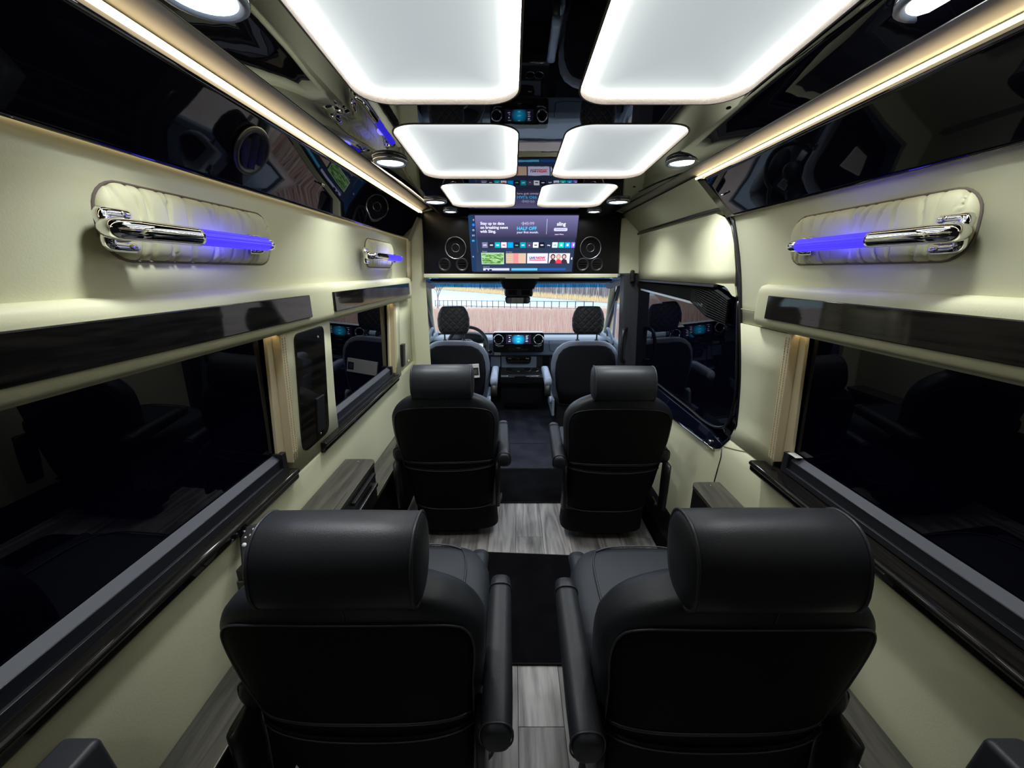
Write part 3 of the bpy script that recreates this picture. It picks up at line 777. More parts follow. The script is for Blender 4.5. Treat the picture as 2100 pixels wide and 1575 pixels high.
struct(prism('trim_10', [(.72, 3.05), (.70, 2.97), (.84, 2.90), (.88, 2.95), (.88, 3.05)], 'Z', 1.43, 1.81, 'cream', bev=.004), 'cream pillar cover right of the television cabinet')
struct(prism('trim_11', [(-.745, 3.05), (-.725, 2.985), (-.835, 2.965), (-.88, 2.98), (-.88, 3.05)], 'Z', 0, 1.81, 'cream', bev=.004), 'cream pillar cover left of the television cabinet')

# ------------------------------------------------------------------ wheel arch ledges with black carpeted fronts
def ledge(name, side, xin, z, label):
    a, b = sorted((side * xin, side * .86))
    o = box(name, a, b, YB, 2.9 if side < 0 else 1.50, z - .022, z, 'ledge_wood')
    e0, e1 = sorted((side * xin, side * (xin - .003)))
    box('metal_edge', e0, e1, YB, 2.9 if side < 0 else 1.50, z - .004, z + .001, 'edge_metal', o)
    f0, f1 = sorted((side * (xin + .012), side * .86))
    box('carpet_front', f0, f1, YB, 2.9 if side < 0 else 2.4, 0, z - .022 if side < 0 else .12, 'carpet', o)
    if side > 0: box('carpet_block', f0, f1, YB, 1.5, .12, z - .022, 'carpet', o)
    return struct(o, label)
ledge('trim_12', -1, .727, .415, 'long dark wood ledge along the foot of the left wall')
ledge('trim_13', 1, .700, .385, 'dark wood ledge along the foot of the right wall behind the door')
def side_box(x0, x1, y0, y1, z1, zb, label, drawers=True, side=-1):
    root = empty('side_cabinet', ((x0 + x1) / 2, (y0 + y1) / 2, zb)); tag(root, label, 'cabinet')
    cx, cy = root.location.x, root.location.y
    def P2(o): o.parent = root; o.matrix_parent_inverse = Matrix.Translation(-Vector(root.location)); return o
    o = prism('cabinet_top', round_poly([(x0, y0), (x1, y0), (x1, y1), (x0, y1)], [.001, .001, .03 if side < 0 else .001, .001 if side < 0 else .03]), 'Z', z1 - .018, z1, 'ledge_wood', bev=.002); P2(o)
    P2(box('body', x0 + .006, x1 - .006, y0, y1 - .01, zb, z1 - .018, 'black_plastic', r=.004))
    inx = x1 if side < 0 else x0
    l0 = y0 + (y1 - y0) * .05; l1 = y0 + (y1 - y0) * .62
    P2(box('lid', x0 + .045, x1 - .018, l0, l1, z1, z1 + .0035, 'ledge_wood', r=.001)); e0, e1 = sorted((inx, inx + (.002 if side < 0 else -.002))); P2(box('metal_edge', e0, e1, y0, y1 - .03, z1 - .006, z1 + .0005, 'edge_metal'))
    inx = x1 if side < 0 else x0; s = 1 if side < 0 else -1
    if drawers:
        for k in range(2):
            zz = z1 - .045 - k * .05
            a, b = sorted((inx - .006 * s, inx + .012 * s + .006 * k * s))
            P2(box('cup_tray', a, b, l1 - .01, y1 - .05, zz - .012, zz + .004, 'satin' if k else 'black_plastic', r=.003))
    P2(tube('screw', [(x0 + .07, y1 - .03, z1), (x0 + .07, y1 - .03, z1 + .003)], .004, 'satin', None, 8))
    return root
side_box(-.845, -.705, .87, 1.60, .620, .415, 'long dark wood topped cabinet with cup tray along the left wall')
side_box(.689, .812, .87, 1.47, .578, .386, 'dark wood topped cabinet along the right wall by the sliding door', False, 1)

# rear corner armrests at the bottom of the frame
for side, nm, x0 in ((-1, 'left', .77), (1, 'right', .712)):
    root = empty('rear_bench', (side * .80, .2, .40)); tag(root, 'dark bench arm corner at the bottom %s of the frame' % nm, 'armrest')
    o = prism('pad', [(side * x0, .70), (side * (x0 + .065), .70), (side * (x0 + .068), .64), (side * (x0 + .065), .46), (side * (x0 - .03), .46)], 'Y', -.45, .455, 'dark_plastic', bev=.010, seg=3)
    o.parent = root; o.matrix_parent_inverse = Matrix.Translation(-Vector(root.location))
    o = box('base', min(side * (x0 + .0), side * .84), max(side * (x0 + .0), side * (x0 + .06)), -.45, .44, .416, .46, 'black_plastic'); o.parent = root; o.matrix_parent_inverse = Matrix.Translation(-Vector(root.location))

# ------------------------------------------------------------------ remote control in a wall holder
rm = empty('remote_control', (-.812, .905, .688)); tag(rm, 'small black remote control with white buttons in a holder on the left wall', 'remote')
R_ = Matrix.Rotation(math.radians(28), 4, 'Z') @ Matrix.Rotation(math.radians(-40), 4, 'X')
def RM(o):
    o.data.transform(R_); o.parent = rm; return o
RM(box('case', -.024, .024, -.010, .010, -.07, .075, 'black_plastic', r=.004))
for k, (x, z) in enumerate(((-.012, .062), (.010, .062), (-.010, .045), (.002, .048), (-.014, .026), (.002, .030), (.013, .026), (.002, .014))):
    RM(tube('button', [(x, -.0100, z), (x, -.0118, z)], .0058 if k == 4 else .0030, 'white_ink', None, 10))
hd = box('remote_holder', -.845, -.785, .875, .925, .6205, .655, 'black_plastic', r=.004)
tag(hd, 'black wall holder gripping the small remote control', 'holder')

# ------------------------------------------------------------------ captain seats
def captain_seat(name, label, x, y, rz=0, s=1.0, inner=1):
    dz = 0
    root = empty(name, (x, y, 0), rz); root.scale = (s, s, 1.022 if (y < 1 and x > 0) else 1)
    tag(root, label, 'seat', 'black leather captain seats')
    Zs = [(.075, .205, .10, .085), (.10, .215, .10, .085), (.17, .222, .10, .085), (.20, .226, .085, .085), (.30, .236, .083, .085), (.45, .252, .082, .088), (.58, .264, .080, .09), (.68, .2715, .078, .09), (.745, .2695, .075, .088), (.78, .256, .072, .083), (.81, .234, .068, .080), (.84, .196, .060, .074), (.862, .152, .05, .066), (.878, .10, .036, .05), (.885, .05, .018, .03)]
    def yb(z): return .035 - .075 * max(0, (z - .2) / .7)     # the rear surface leans back with height
    Zs = [tuple(q) for q in catmull4(Zs, 3)]
    def sh(z): return inner * .035 * max(0, (.6 - z) / .5)
    rings = []
    for z, hx, dr, df in Zs:
        cy = yb(z) + dr; hy = dr
        rings.append([(a + sh(z), b, z) for a, b in sup(hx, hy, 3.2, 40, 0, cy)])
    b = loft('backrest', rings, 'leather', root)
    # darker rear skin framed by an arched seam
    def back_y(xx, z):
        for (z0, h0, d0, _), (z1, h1, d1, _) in zip(Zs, Zs[1:]):
            if z <= z1:
                t = (z - z0) / (z1 - z0); hx = h0 + (h1 - h0) * t; hy = d0 + (d1 - d0) * t; break
        u = min(abs(xx) / hx, .999); return yb(z) + hy - hy * (1 - u ** 3.2) ** (1 / 3.2)
    W_ = [(.205, .205), (.30, .215), (.45, .232), (.58, .244), (.68, .252), (.73, .250), (.757, .243), (.778, .228), (.794, .198), (.804, .15), (.809, .08)]
    bm = bmesh.new(); rows = []
    for z, hw in W_:
        rows.append([bm.verts.new((xx + sh(z), back_y(xx, z) - .0035, z)) for xx in frange(-hw, hw, 20)])
    for p, q in zip(rows, rows[1:]):
        for k in range(20): bm.faces.new((p[k], p[k + 1], q[k + 1], q[k]))
    bp = from_bm('back_panel', bm, 'seatback', root, True); sd = bp.modifiers.new('solid', 'SOLIDIFY'); sd.thickness = .004
    bp['label'] = 'matte black rear panel of the backrest'
    edge = [(-hw, z) for z, hw in W_] + [(hw, z) for z, hw in W_[::-1]]
    edge = catmull([(p[0], p[1], 0) for p in edge], 4)
    tube('seam_piping', [(p.x + sh(p.y), back_y(p.x, p.y) - .0035, p.y) for p in edge], .0022, 'piping', root, 6)
    tube('top_seam', [(0.02, back_y(.02, z) - .001, z) for z in (.822, .84, .855, .866)], .0013, 'stitch', root, 6)
    # map pocket
    bm = bmesh.new(); rows = []
    for i, (z, pr) in enumerate(((.225, .006), (.30, .010), (.38, .012), (.43, .013), (.452, .014), (.456, .009))):
        hw = .205 + (z - .2) * .12
        rows.append([bm.verts.new((xx + sh(z), back_y(xx, z + .018 * (xx / hw) ** 2) - pr, z + (.018 * (xx / hw) ** 2 if i > 2 else 0))) for xx in frange(-hw, hw, 20)])
    for p, q in zip(rows, rows[1:]):
        for k in range(20): bm.faces.new((p[k], p[k + 1], q[k + 1], q[k]))
    pk = from_bm('map_pocket', bm, 'seatback', root, True); sd = pk.modifiers.new('solid', 'SOLIDIFY'); sd.thickness = .003
    for z0, cu, r_ in ((.497, .0, .0022), (.490, .0, .0016), (.448, .020, .0018)):
        tube('pocket_band', [(xx + sh(z0), back_y(xx, z0 + cu * (xx / .24) ** 2) - (.0045 if cu == 0 else .016), z0 + cu * (xx / .24) ** 2) for xx in frange(-.235, .235, 18)], r_, 'piping', root, 6)
    tube('hem_seam', [(xx + sh(.2), back_y(xx, .196 + .02 * (xx / .21) ** 4) - .003, .196 + .02 * (xx / .21) ** 4) for xx in frange(-.214, .214, 18)], .003, 'piping', root, 6)
    # skirt flap at the foot of the back
    sk = loft('skirt', [[(a + sh(z), b_, z) for a, b_ in sup(hx, .10, 3.5, 36, 0, cy)] for z, hx, cy in ((.065, .222, .128), (.07, .226, .126), (.12, .225, .128), (.185, .222, .132), (.20, .218, .134))], 'seatback', root)
    # head rest: padded roll with piped end discs
    hz, hy0 = .93 + dz, yb(.93) + .048
    sec = []
    for k in range(32):
        a = 2 * PI * k / 32; c_, s_ = math.cos(a), math.sin(a)
        ry = .062; rz = .081
        yy = ry * math.copysign(abs(c_) ** .85, c_); zz = rz * math.copysign(abs(s_) ** .80, s_)
        sec.append((yy + .012 * zz / rz, zz))
    hxo = .016 if y < 1 and x < 0 else 0
    def R_at(xx, k): return [(xx + hxo, hy0 + p[0] * k, hz + p[1] * k) for p in sec]
    hd = loft('headrest', [R_at(-.152, .05), R_at(-.152, .5), R_at(-.148, .84), R_at(-.141, .965), R_at(-.135, 1.0), R_at(-.07, 1.012), R_at(0, 1.015), R_at(.07, 1.012), R_at(.135, 1.0), R_at(.141, .965), R_at(.148, .84), R_at(.152, .5), R_at(.152, .05)], 'leather', root)
    for sx in (-1, 1):
        tube('piping', [(sx * .1405 + hxo, p[1], p[2]) for p in R_at(0, .985)], .0033, 'piping', hd, 6, closed=True)
        for q in (-.05, .05):
            pass
    for q in (-.06, .06): tube('headrest_post', [(q, hy0 + .005, .86), (q, hy0 + .005, .90)], .006, 'satin', root, 8)
    # seat cushion with quilt centre and side rolls
    sc = loft('seat_cushion', [[(a, b_, z) for a, b_ in sup(hx, hy, 4, 40, 0, .35)] for z, hx, hy in ((.30, .235, .235), (.315, .25, .25), (.38, .258, .26), (.44, .255, .26), (.465, .240, .25), (.472, .20, .22), (.473, .10, .12))], 'leather_side', root)
    for sx in (-1, 1):
        loft('side_roll', [[(sx * .213 + a * .9, y_, .436 + b_ * .9) for a, b_ in sup(.034, .030, 2.2, 16)] for y_ in (.16, .18, .35, .50, .56, .585)], 'leather_side', root)
        tube('cushion_piping', catmull([(sx * .180, .17, .474), (sx * .178, .35, .477), (sx * .172, .50, .476), (sx * .15, .575, .470)], 6), .003, 'piping', root, 6)
    tube('cushion_piping', catmull([(-.15, .575, .470), (-.08, .597, .472), (.08, .597, .472), (.15, .575, .470)], 6), .003, 'piping', root, 6)
    box('seat_base', -.20, .20, .12, .54, .10, .30, 'black_plastic', root, r=.02)
    lathe('pedestal', [(0, 0), (.150, 0), (.152, .008), (.146, .014), (.09, .018), (.07, .03), (.07, .10), (0, .10)], 'black_plastic', root, mtx=Matrix.Translation((0, .30, 0)))
    lathe('swivel_disc', [(.0, .045), (.165, .045), (.168, .055), (.160, .065), (0, .066)], 'black_plastic', root, mtx=Matrix.Translation((0, .22, 0)))
    # armrests
    for sx in (-1, 1):
        ox = .297 if sx == inner else .248; oy = 0 if sx == inner else .085
        P0 = Vector((sx * ox, -.055 + oy, .528)); P1 = Vector((sx * ox, .325, .578))
        d = (P1 - P0); L_ = d.length
        rings = []
        for t, w_, h_ in ((0, .020, .024), (.01, .028, .032), (.05, .033, .038), (.22, .034, .038), (.50, .032, .034), (.75, .031, .031), (.92, .030, .028), (.975, .027, .024), (.995, .019, .016), (1.0, .008, .007)):
            p = P0 + d * t
            rings.append([(p.x + a * (w_ / .034) * 1, p.y, p.z + b_ * (h_ / .038)) for a, b_ in sup(.034, .038, 2.6, 20)])
        am = loft('armrest', rings, 'leather', root)
        for t in (.035, .89):
            p = P0 + d * t; k = .99 if t < .5 else .90
            tube('arm_seam', [(p.x + a * k, p.y, p.z + b_ * (1.0 if t < .5 else .80)) for a, b_ in sup(.0345, .0385, 2.6, 24)], .0022, 'piping', am, 6, closed=True)
        loft('arm_bracket', [[(sx * .262 + a, .015 + b_, z) for a, b_ in sup(.012, .045 if z > .35 else .035, 3, 16)] for z in (.24, .36, .44, .50)], 'black_plastic', root)
    tube('recline_lever', catmull([(.255, .10, .20), (.275, .13, .185), (.280, .20, .18)], 5), .008, 'satin' if False else 'black_plastic', root, 8)
    lathe('arm_pivot_cap', [(0, .012), (.022, .010), (.028, 0)], 'black_plastic', root, mtx=Matrix.Translation((.268, .02, .47)) @ Matrix.Rotation(PI / 2, 4, 'Y'))
    return root
captain_seat('captain_seat', 'black leather captain seat nearest the camera on the left, below the remote control', -.414, .60, 0, 1.015)
captain_seat('captain_seat', 'black leather captain seat nearest the camera on the right', .372, .575, 0, 1.015, -1)
captain_seat('captain_seat', 'black leather captain seat in the second row on the left, with the white envelope beyond', -.418, 1.80, math.radians(2), 1.0, 1)
captain_seat('captain_seat', 'black leather captain seat in the second row on the right, beside the sliding door', .455, 1.775, math.radians(-1), 1.0, -1)

# ------------------------------------------------------------------ floor mats
def mat_obj(name, pts, z, label, r):
    o = prism(name, round_poly(pts, r, 5), 'Z', .0005, z, 'carpet'); tag(o, label, 'mat')
    e = round_poly(pts, r, 5)
    tube('bound_edge', [(p[0], p[1], z * .7) for p in e], .004, 'matte_black', o, 6, closed=True)
    return o
mat_obj('floor_mat', [(-.60, 1.118), (.62, 1.106), (.585, 1.675), (-.60, 1.742)], .008, 'black carpet floor mat in front of the near captain seats', [.03, .03, .05, .03])
mat_obj('floor_mat', [(-.66, 2.184), (.72, 2.184), (.72, 2.62), (-.66, 2.62)], .008, 'black carpet floor mat in front of the second seat row', .02)
cc = struct(box('floor_cab', -.93, .93, 2.62, 4.3, .002, .014, 'cab_carpet'), 'dark blue carpet of the driver cab')
tag(box('heel_pad', -.12, .20, 3.05, 3.65, .0145, .019, 'cab_carpet', r=.002), 'raised square carpet pad between the two cab seats', 'mat')

# ------------------------------------------------------------------ television cabinet above the cab
tc = empty('television_cabinet', (0, 2.95, 1.43)); tag(tc, 'black overhead cabinet with round speakers on both sides of the television', 'cabinet')
def T(o): return par(o, tc)
T(prism('cabinet_face', [(-.715, 1.80), (-.705, 1.85), (.705, 1.85), (.69, 1.797), (.705, 1.428), (-.728, 1.428)], 'Y', 2.955, 3.30, 'cab_black', bev=.002))
T(prism('lower_lip', [(-.73, 1.398), (-.73, 1.428), (.70, 1.428), (.70, 1.400), (.30, 1.392), (-.30, 1.392)], 'Y', 2.935, 3.40, 'cream', bev=.006))
T(box('lip_slot', -.62, -.13, 2.932, 2.95, 1.395, 1.401, 'dark_plastic')); T(box('lip_slot', .12, .60, 2.932, 2.95, 1.395, 1.401, 'dark_plastic'))
for sx in (-1, 1):
    T(prism('cheek', [(2.96, 1.47), (2.96, 1.80), (2.80, 1.80)], 'X', sx * .345 - .012, sx * .345 + .012, 'matte_black', bev=.002))
RY = Matrix.Rotation(PI / 2, 4, 'X')   # lathe axis towards the camera
for sx, xs2 in ((-1, (-.574, -.445)), (1, (.437, .542))):
    m_ = Matrix.Translation((sx * .487, 2.955, 1.608)) @ RY
    sp = lathe('speaker', [(0, .004), (.025, .006), (.070, .003), (.074, .002)], 'matte_black', None, mtx=m_); T(sp)
    lathe('chrome_ring', [(.070, .004), (.073, .009), (.078, .009), (.081, .003)], 'satin', sp, mtx=m_)
    lathe('chrome_ring', [(.025, .007), (.027, .010), (.029, .010), (.031, .006)], 'satin', sp, mtx=m_)
    for xv in xs2:
        m_ = Matrix.Translation((xv, 2.955, 1.492)) @ RY
        vt = lathe('round_vent', [(.030, .002), (.040, .010), (.047, .008), (.049, 0)], 'black_plastic', None, mtx=m_); T(vt)
        for k in range(3): box('louvre', xv - .028, xv + .028, 2.945, 2.956, 1.492 + (k - 1) * .018 - .001, 1.492 + (k - 1) * .018 + .001, 'black_plastic', vt)

tv = empty('television', (0, 2.853, 1.628)); tv.rotation_euler = (math.radians(26), 0, 0)
tag(tv, 'flat television tilted down above the cab showing a streaming menu', 'television')
box('housing', -.366, .366, -.010, .030, -.215, .208, 'black_plastic', tv, r=.006)
def ecol(n, c, s=1.0, _c={}):
    k = (n,)
    if k not in _c: _c[k] = emit('screen_' + n, c, s)
    return _c[k]
sc_m, N_, L_, B_ = new_mat('screen_background')
tcn = N_.new('ShaderNodeTexCoord'); sp_ = N_.new('ShaderNodeSeparateXYZ'); L_.new(tcn.outputs['Generated'], sp_.inputs[0])
cr_ = N_.new('ShaderNodeValToRGB'); cr_.color_ramp.elements[0].color = (.022, .040, .085, 1); cr_.color_ramp.elements[1].color = (.018, .022, .05, 1)
L_.new(sp_.outputs['Z'], cr_.inputs[0]); B_.inputs['Base Color'].default_value = (.005, .005, .008, 1); B_.inputs['Roughness'].default_value = .15
L_.new(cr_.outputs[0], B_.inputs['Emission Color']); B_.inputs['Emission Strength'].default_value = 1.0
screen = box('screen', -.356, .356, -.0125, -.0095, -.200, .200, None or 'black_plastic', tv); screen.data.materials.clear(); screen.data.materials.append(sc_m)
def sc(x, y):
    t = (y - 112) / (905 - 112); half = 820 + (742 - 820) * t; cx = 1007 + (995 - 1007) * t
    return (x - cx) / half * .356, .2 - t * .4
def quad(name, x0, y0, x1, y1, m, d=.0006, rnd=0):
    a = sc(x0, (y0 + y1) / 2)[0]; b = sc(x1, (y0 + y1) / 2)[0]; zt = sc(x0, y0)[1]; zb = sc(x0, y1)[1]
    pts = rrect(a, b, zb, zt, rnd, 3) if rnd else [(a, zb), (b, zb), (b, zt), (a, zt)]
    return prism(name, pts, 'Y', -.0125 - d, -.0124, m, screen)
def stext(name, s, x, y, size, m, align='LEFT', bold=0.0, d=.0014):
    X_, Z_ = sc(x, y); return text(name, s, size, m, screen, (X_, -.0125 - d, Z_), align=align, bold=bold, ext=.0003)
ban, N_, L_, B_ = new_mat('screen_banner')
tcn = N_.new('ShaderNodeTexCoord'); sp_ = N_.new('ShaderNodeSeparateXYZ'); L_.new(tcn.outputs['Generated'], sp_.inputs[0])
cr_ = N_.new('ShaderNodeValToRGB'); cr_.color_ramp.elements[0].color = (.022, .020, .055, 1); cr_.color_ramp.elements[1].color = (.135, .125, .27, 1)
L_.new(sp_.outputs['Z'], cr_.inputs[0]); B_.inputs['Base Color'].default_value = (.005, .005, .008, 1)
L_.new(cr_.outputs[0], B_.inputs['Emission Color']); B_.inputs['Emission Strength'].default_value = 1.0
quad('banner', 268, 118, 1822, 425, ban)
quad('side_bar', 188, 118, 262, 900, ecol('side', (.010, .030, .085)))
quad('side_line', 286, 240, 291, 620, ecol('line', (.02, .12, .32)))
W1 = ecol('white', (.75, .74, .9)); BL = ecol('cyan', (.03, .48, .95)); GR = ecol('dim', (.32, .30, .45)); DK = ecol('dark', (.012, .012, .03)); RD = ecol('red', (.7, .02, .06))
for s, y in (('Stay up to date', 236), ('on breaking news', 289), ('with Sling.', 342)): stext('headline', s, 342, y, .0262, W1, bold=.0005)
stext('price', '$45.99', 975, 240, .030, GR, bold=.0004); quad('price_strike', 960, 215, 1165, 221, GR, .002)
stext('offer', 'HALF OFF', 897, 306, .0305, BL, bold=.0007); stext('offer_line', 'your first month.', 897, 350, .0215, W1)
quad('divider', 1350, 160, 1358, 365, ecol('orange', (.45, .30, .35))); quad('divider', 1351, 160, 1357, 260, BL, .0010)
stext('service_name', 'sling', 1505, 248, .034, W1, bold=.0007)
quad('pill_button', 1462, 278, 1668, 322, ecol('pill', (.55, .56, .85)), rnd=.008); quad('pill_line', 1490, 295, 1640, 304, ecol('pl', (.28, .28, .5)), .0012)
quad('dark_button', 1395, 340, 1685, 390, ecol('btn', (.045, .04, .10)), rnd=.002); stext('button_text', 'Learn More', 1476, 372, .0125, W1)
for y, c in ((175, GR), (238, ecol('blue', (.02, .16, .8))), (308, W1), (380, GR), (452, BL), (678, GR)):
    if y in (238, 308):
        X_, Z_ = sc(236, y); lathe('side_icon', [(0 if y == 238 else .0045, .0012), (.009 if y == 238 else .0062, .0012)], c, screen, n=20, mtx=Matrix.Translation((X_, -.0125, Z_)) @ RY)
    else: quad('side_icon', 236 - (10 if y in (175, 678) else 20), y - 11, 236 + (10 if y in (175, 678) else 20), y + 11, c)
tiles = ((370, 'APPS', (.16, .15, .28), W1), (470, '-', (.02, .02, .035), W1), (564, '-', (.0, .38, .45), W1), (660, '-', (.72, .62, .72), RD), (758, '', (.0, .30, .85), W1), (855, 'hulu', (.008, .012, .03), ecol('green', (.1, .75, .45))),
         (950, '-', (.0, .28, .42), W1), (1048, 'tv', (.06, .05, .11), W1), (1145, '-', (.70, .70, .80), DK), (1240, '-', (.008, .008, .02), W1), (1342, 'sling', (.02, .03, .07), W1), (1438, '-', (.60, .66, .80), BL), (1534, '', (.0, .60, .45), W1), (1630, '', (.0, .33, .80), W1), (1728, '', (.22, .14, .75), W1))
for i, (x, s, c, tm) in enumerate(tiles):
    x1 = x + 84 if i < 14 else 1785
    quad('app_tile', x, 474, x1, 550, emit('screen_tile_%d' % i, c, 1.0), rnd=.002)
    if s == '-': quad('app_mark', x + 20, 506, x1 - 20, 520, tm, .0012, rnd=.001)
    elif s: stext('app_name', s, (x + x1) / 2, 521, .0115 if len(s) < 6 else .009, tm, align='CENTER', bold=.0003)
    else: quad('app_icon', x + 28, 492, (x + x1) / 2 + 16, 526, tm if i != 4 else ecol('blue2', (.0, .36, .92)), .0012, rnd=.003)
stext('row_title', 'Recent', 374, 612, .012, GR); stext('row_title', 'On Now', 735, 618, .012, GR); stext('row_title', 'Search TV', 390, 838, .011, GR)
quad('thumbnail_frame', 362, 622, 704, 790, ecol('frame', (.42, .62, .42)))
tm_, N_, L_, B_ = new_mat('screen_green_picture')
tcn = N_.new('ShaderNodeTexCoord'); mp_ = N_.new('ShaderNodeMapping'); mp_.inputs['Scale'].default_value = (14, 1, 60); L_.new(tcn.outputs['Object'], mp_.inputs[0])
nz = N_.new('ShaderNodeTexNoise'); nz.inputs['Scale'].default_value = 1.6; nz.inputs['Distortion'].default_value = 1.5; L_.new(mp_.outputs[0], nz.inputs[0])
cr_ = N_.new('ShaderNodeValToRGB'); cr_.color_ramp.elements[0].color = (.03, .13, .02, 1); cr_.color_ramp.elements[0].position = .38; cr_.color_ramp.elements[1].color = (.35, .62, .26, 1); cr_.color_ramp.elements[1].position = .62
L_.new(nz.outputs['Fac'], cr_.inputs[0]); L_.new(cr_.outputs[0], B_.inputs['Emission Color']); B_.inputs['Emission Strength'].default_value = 1.0; B_.inputs['Base Color'].default_value = (0, 0, 0, 1)
quad('thumbnail', 370, 630, 696, 780, tm_, .0012)
quad('thumbnail', 735, 630, 1040, 778, ecol('sand', (.55, .40, .30)))
quad('thumbnail_area', 845, 632, 925, 776, ecol('pinkish', (.62, .22, .24)), .0010)
for k in range(5): quad('thumbnail_line', 745, 650 + k * 27, 845, 654 + k * 27, ecol('ochre', (.25, .2, .08)), .0010)
quad('thumbnail', 1058, 630, 1372, 778, ecol('lav', (.60, .60, .82)))
stext('logo_word', 'LIVE', 1092, 712, .022, ecol('navy', (.02, .04, .2)), bold=.001); stext('logo_word', 'NOW', 1188, 712, .025, RD, bold=.0014); quad('logo_rule', 1092, 722, 1340, 733, RD, .0012)
quad('thumbnail', 1388, 630, 1705, 778, ecol('pale', (.62, .60, .80)))
for cx_, hair, face, dress in ((1450, (.015, .01, .012), (.62, .36, .30), (.03, .02, .03)), (1620, (.05, .03, .03), (.60, .36, .30), (.04, .02, .04)), (1535, (.42, .20, .12), (.70, .42, .36), (.62, .04, .08))):
    nmc = 'p%d' % cx_
    X_, Z_ = sc(cx_, 678)
    lathe('printed_hair', [(0, .0016), (.0165, .0016)], ecol(nmc + 'h', hair), screen, n=20, mtx=Matrix.Translation((X_, -.0125, Z_)) @ RY @ Matrix.Diagonal((1, 1.2, 1, 1)))
    lathe('printed_face', [(0, .0022), (.0105, .0022)], ecol(nmc + 'f', face), screen, n=20, mtx=Matrix.Translation((X_, -.0125, Z_ - .001)) @ RY @ Matrix.Diagonal((1, 1.25, 1, 1)))
    a_ = sc(cx_ - 55, 740)[0]; b_ = sc(cx_ + 55, 740)[0]; zt_ = sc(0, 716)[1]; zb_ = sc(0, 777)[1]
    prism('printed_dress', [(a_, zb_), (b_, zb_), (b_ - .010, zt_ - .004), (X_ + .004, zt_), (X_ - .004, zt_), (a_ + .010, zt_ - .004)], 'Y', -.0145, -.0124, ecol(nmc + 'd', dress), screen)
quad('next_arrow', 1728, 690, 1745, 722, W1)
quad('card', 390, 852, 788, 886, ecol('card', (.52, .52, .80))); quad('card_mark', 428, 868, 458, 886, DK, .0012, .002); quad('card_mark', 480, 866, 522, 886, DK, .0012, .002); quad('card', 818, 852, 1215, 886, ecol('sky', (.08, .42, .70))); quad('card', 1232, 852, 1645, 882, ecol('deep', (.01, .08, .38)))
box('bezel_line', -.325, .325, -.014, -.011, -.2035, -.2015, 'satin', tv)

# ------------------------------------------------------------------ windscreen and cab shell
ws = empty('window_4', (0, 4.0, 1.0)); ws['kind'] = 'structure'; ws['label'] = 'wide windscreen with a blue shade band along its top'
def WS(o): return par(o, ws)
def wsp(z): return 4.40 - (z - .74) * (.68 / .64), .99 - (z - .74) * (.16 / .64)
def glass(name, z0, z1, m, d=0):
    bm = bmesh.new(); (ya, xa), (yb_, xb) = wsp(z0), wsp(z1)
    bm.faces.new([bm.verts.new(p) for p in ((-xa, ya - d, z0), (xa, ya - d, z0), (xb, yb_ - d, z1), (-xb, yb_ - d, z1))])
    return WS(from_bm(name, bm, m))
glass('windscreen_glass', .74, 1.296, 'windshield'); glass('shade_band', 1.296, 1.40, 'sunband')
roof = struct(box('trim_14', -1.0, 1.0, 3.02, 3.80, 1.43, 1.455, 'dark_plastic'), 'dark headliner over the cab seats')
box('roof_lip', -.86, .86, 3.64, 3.70, 1.335, 1.345, 'cream', roof, r=.003)
for sx in (-1, 1):
    a, b = sorted((sx * .17 - .018, sx * .80))
    v = box('sun_visor', a, b, 3.50, 3.68, 1.352, 1.376, 'matte_black', r=.010, seg=3, rot=Matrix.Rotation(math.radians(-4), 4, 'X'))
    tag(v, 'black folded sun visor over the %s cab seat' % ('driver' if sx < 0 else 'passenger'), 'sun visor')
    g = loft('corner_pad', [[(sx * (x + a_), y, z + b_) for a_, b_ in sup(.045, .04, 2.4, 16)] for x, y, z in ((.90, 3.10, 1.39), (.90, 3.45, 1.38), (.865, 3.70, 1.345), (.845, 3.76, 1.325))], 'grey_plastic')
    g.parent = roof
    p = loft('pillar_cover', [[(sx * x + a_, y + b_, z) for a_, b_ in sup(w_, .03, 2.6, 14)] for x, y, z, w_ in ((.862, 3.72, 1.37, .030), (.885, 3.82, 1.25, .030), (.935, 4.05, 1.0, .036), (.975, 4.26, .80, .05), (.98, 4.3, .70, .06))], 'cream', roof)
    # cab doors
    dr = empty('door_%d' % (2 if sx < 0 else 3), (sx * .93, 3.6, .5)); dr['kind'] = 'structure'; dr['label'] = 'grey %s cab door with clear window' % ('driver side' if sx < 0 else 'passenger side')
    a, b = sorted((sx * .915, sx * .965))
    par(box('door_skin', a, b, 3.02, 4.35, -.05, .80, 'grey_plastic', r=.01), dr)
    par(box('window_sill', min(sx * .885, sx * .93), max(sx * .885, sx * .93), 3.06, 4.20, .76, .815, 'grey_plastic', r=.012, seg=3), dr)
    par(box('window_frame', a, b, 3.02, 3.10, .80, 1.45, 'dark_plastic', r=.008), dr)
    par(box('window_frame', a, b, 3.02, 3.80, 1.33, 1.45, 'dark_plastic', r=.008), dr)
    par(loft('window_frame', [[(sx * .93 + a_, y + b_, z) for a_, b_ in sup(.018, .045, 3, 12)] for y, z in ((3.66, 1.42), (3.74, 1.30), (3.98, 1.0), (4.14, .78))], 'dark_plastic'), dr)
    par(box('quarter_bar', min(sx * .92, sx * .94), max(sx * .92, sx * .94), 3.80, 3.83, .80, 1.22, 'grey_plastic', r=.004), dr)
    gp = box('door_glass', sx * .945 - .001, sx * .945 + .001, 3.10, 4.1, .80, 1.34, 'windshield'); par(gp, dr)
    par(tube('grab_loop', catmull([(sx * .90, 3.92, .80), (sx * .875, 3.86, .88), (sx * .865, 3.78, .90), (sx * .875, 3.68, .84), (sx * .885, 3.62, .78)], 6), .014, 'grey_plastic'), dr)
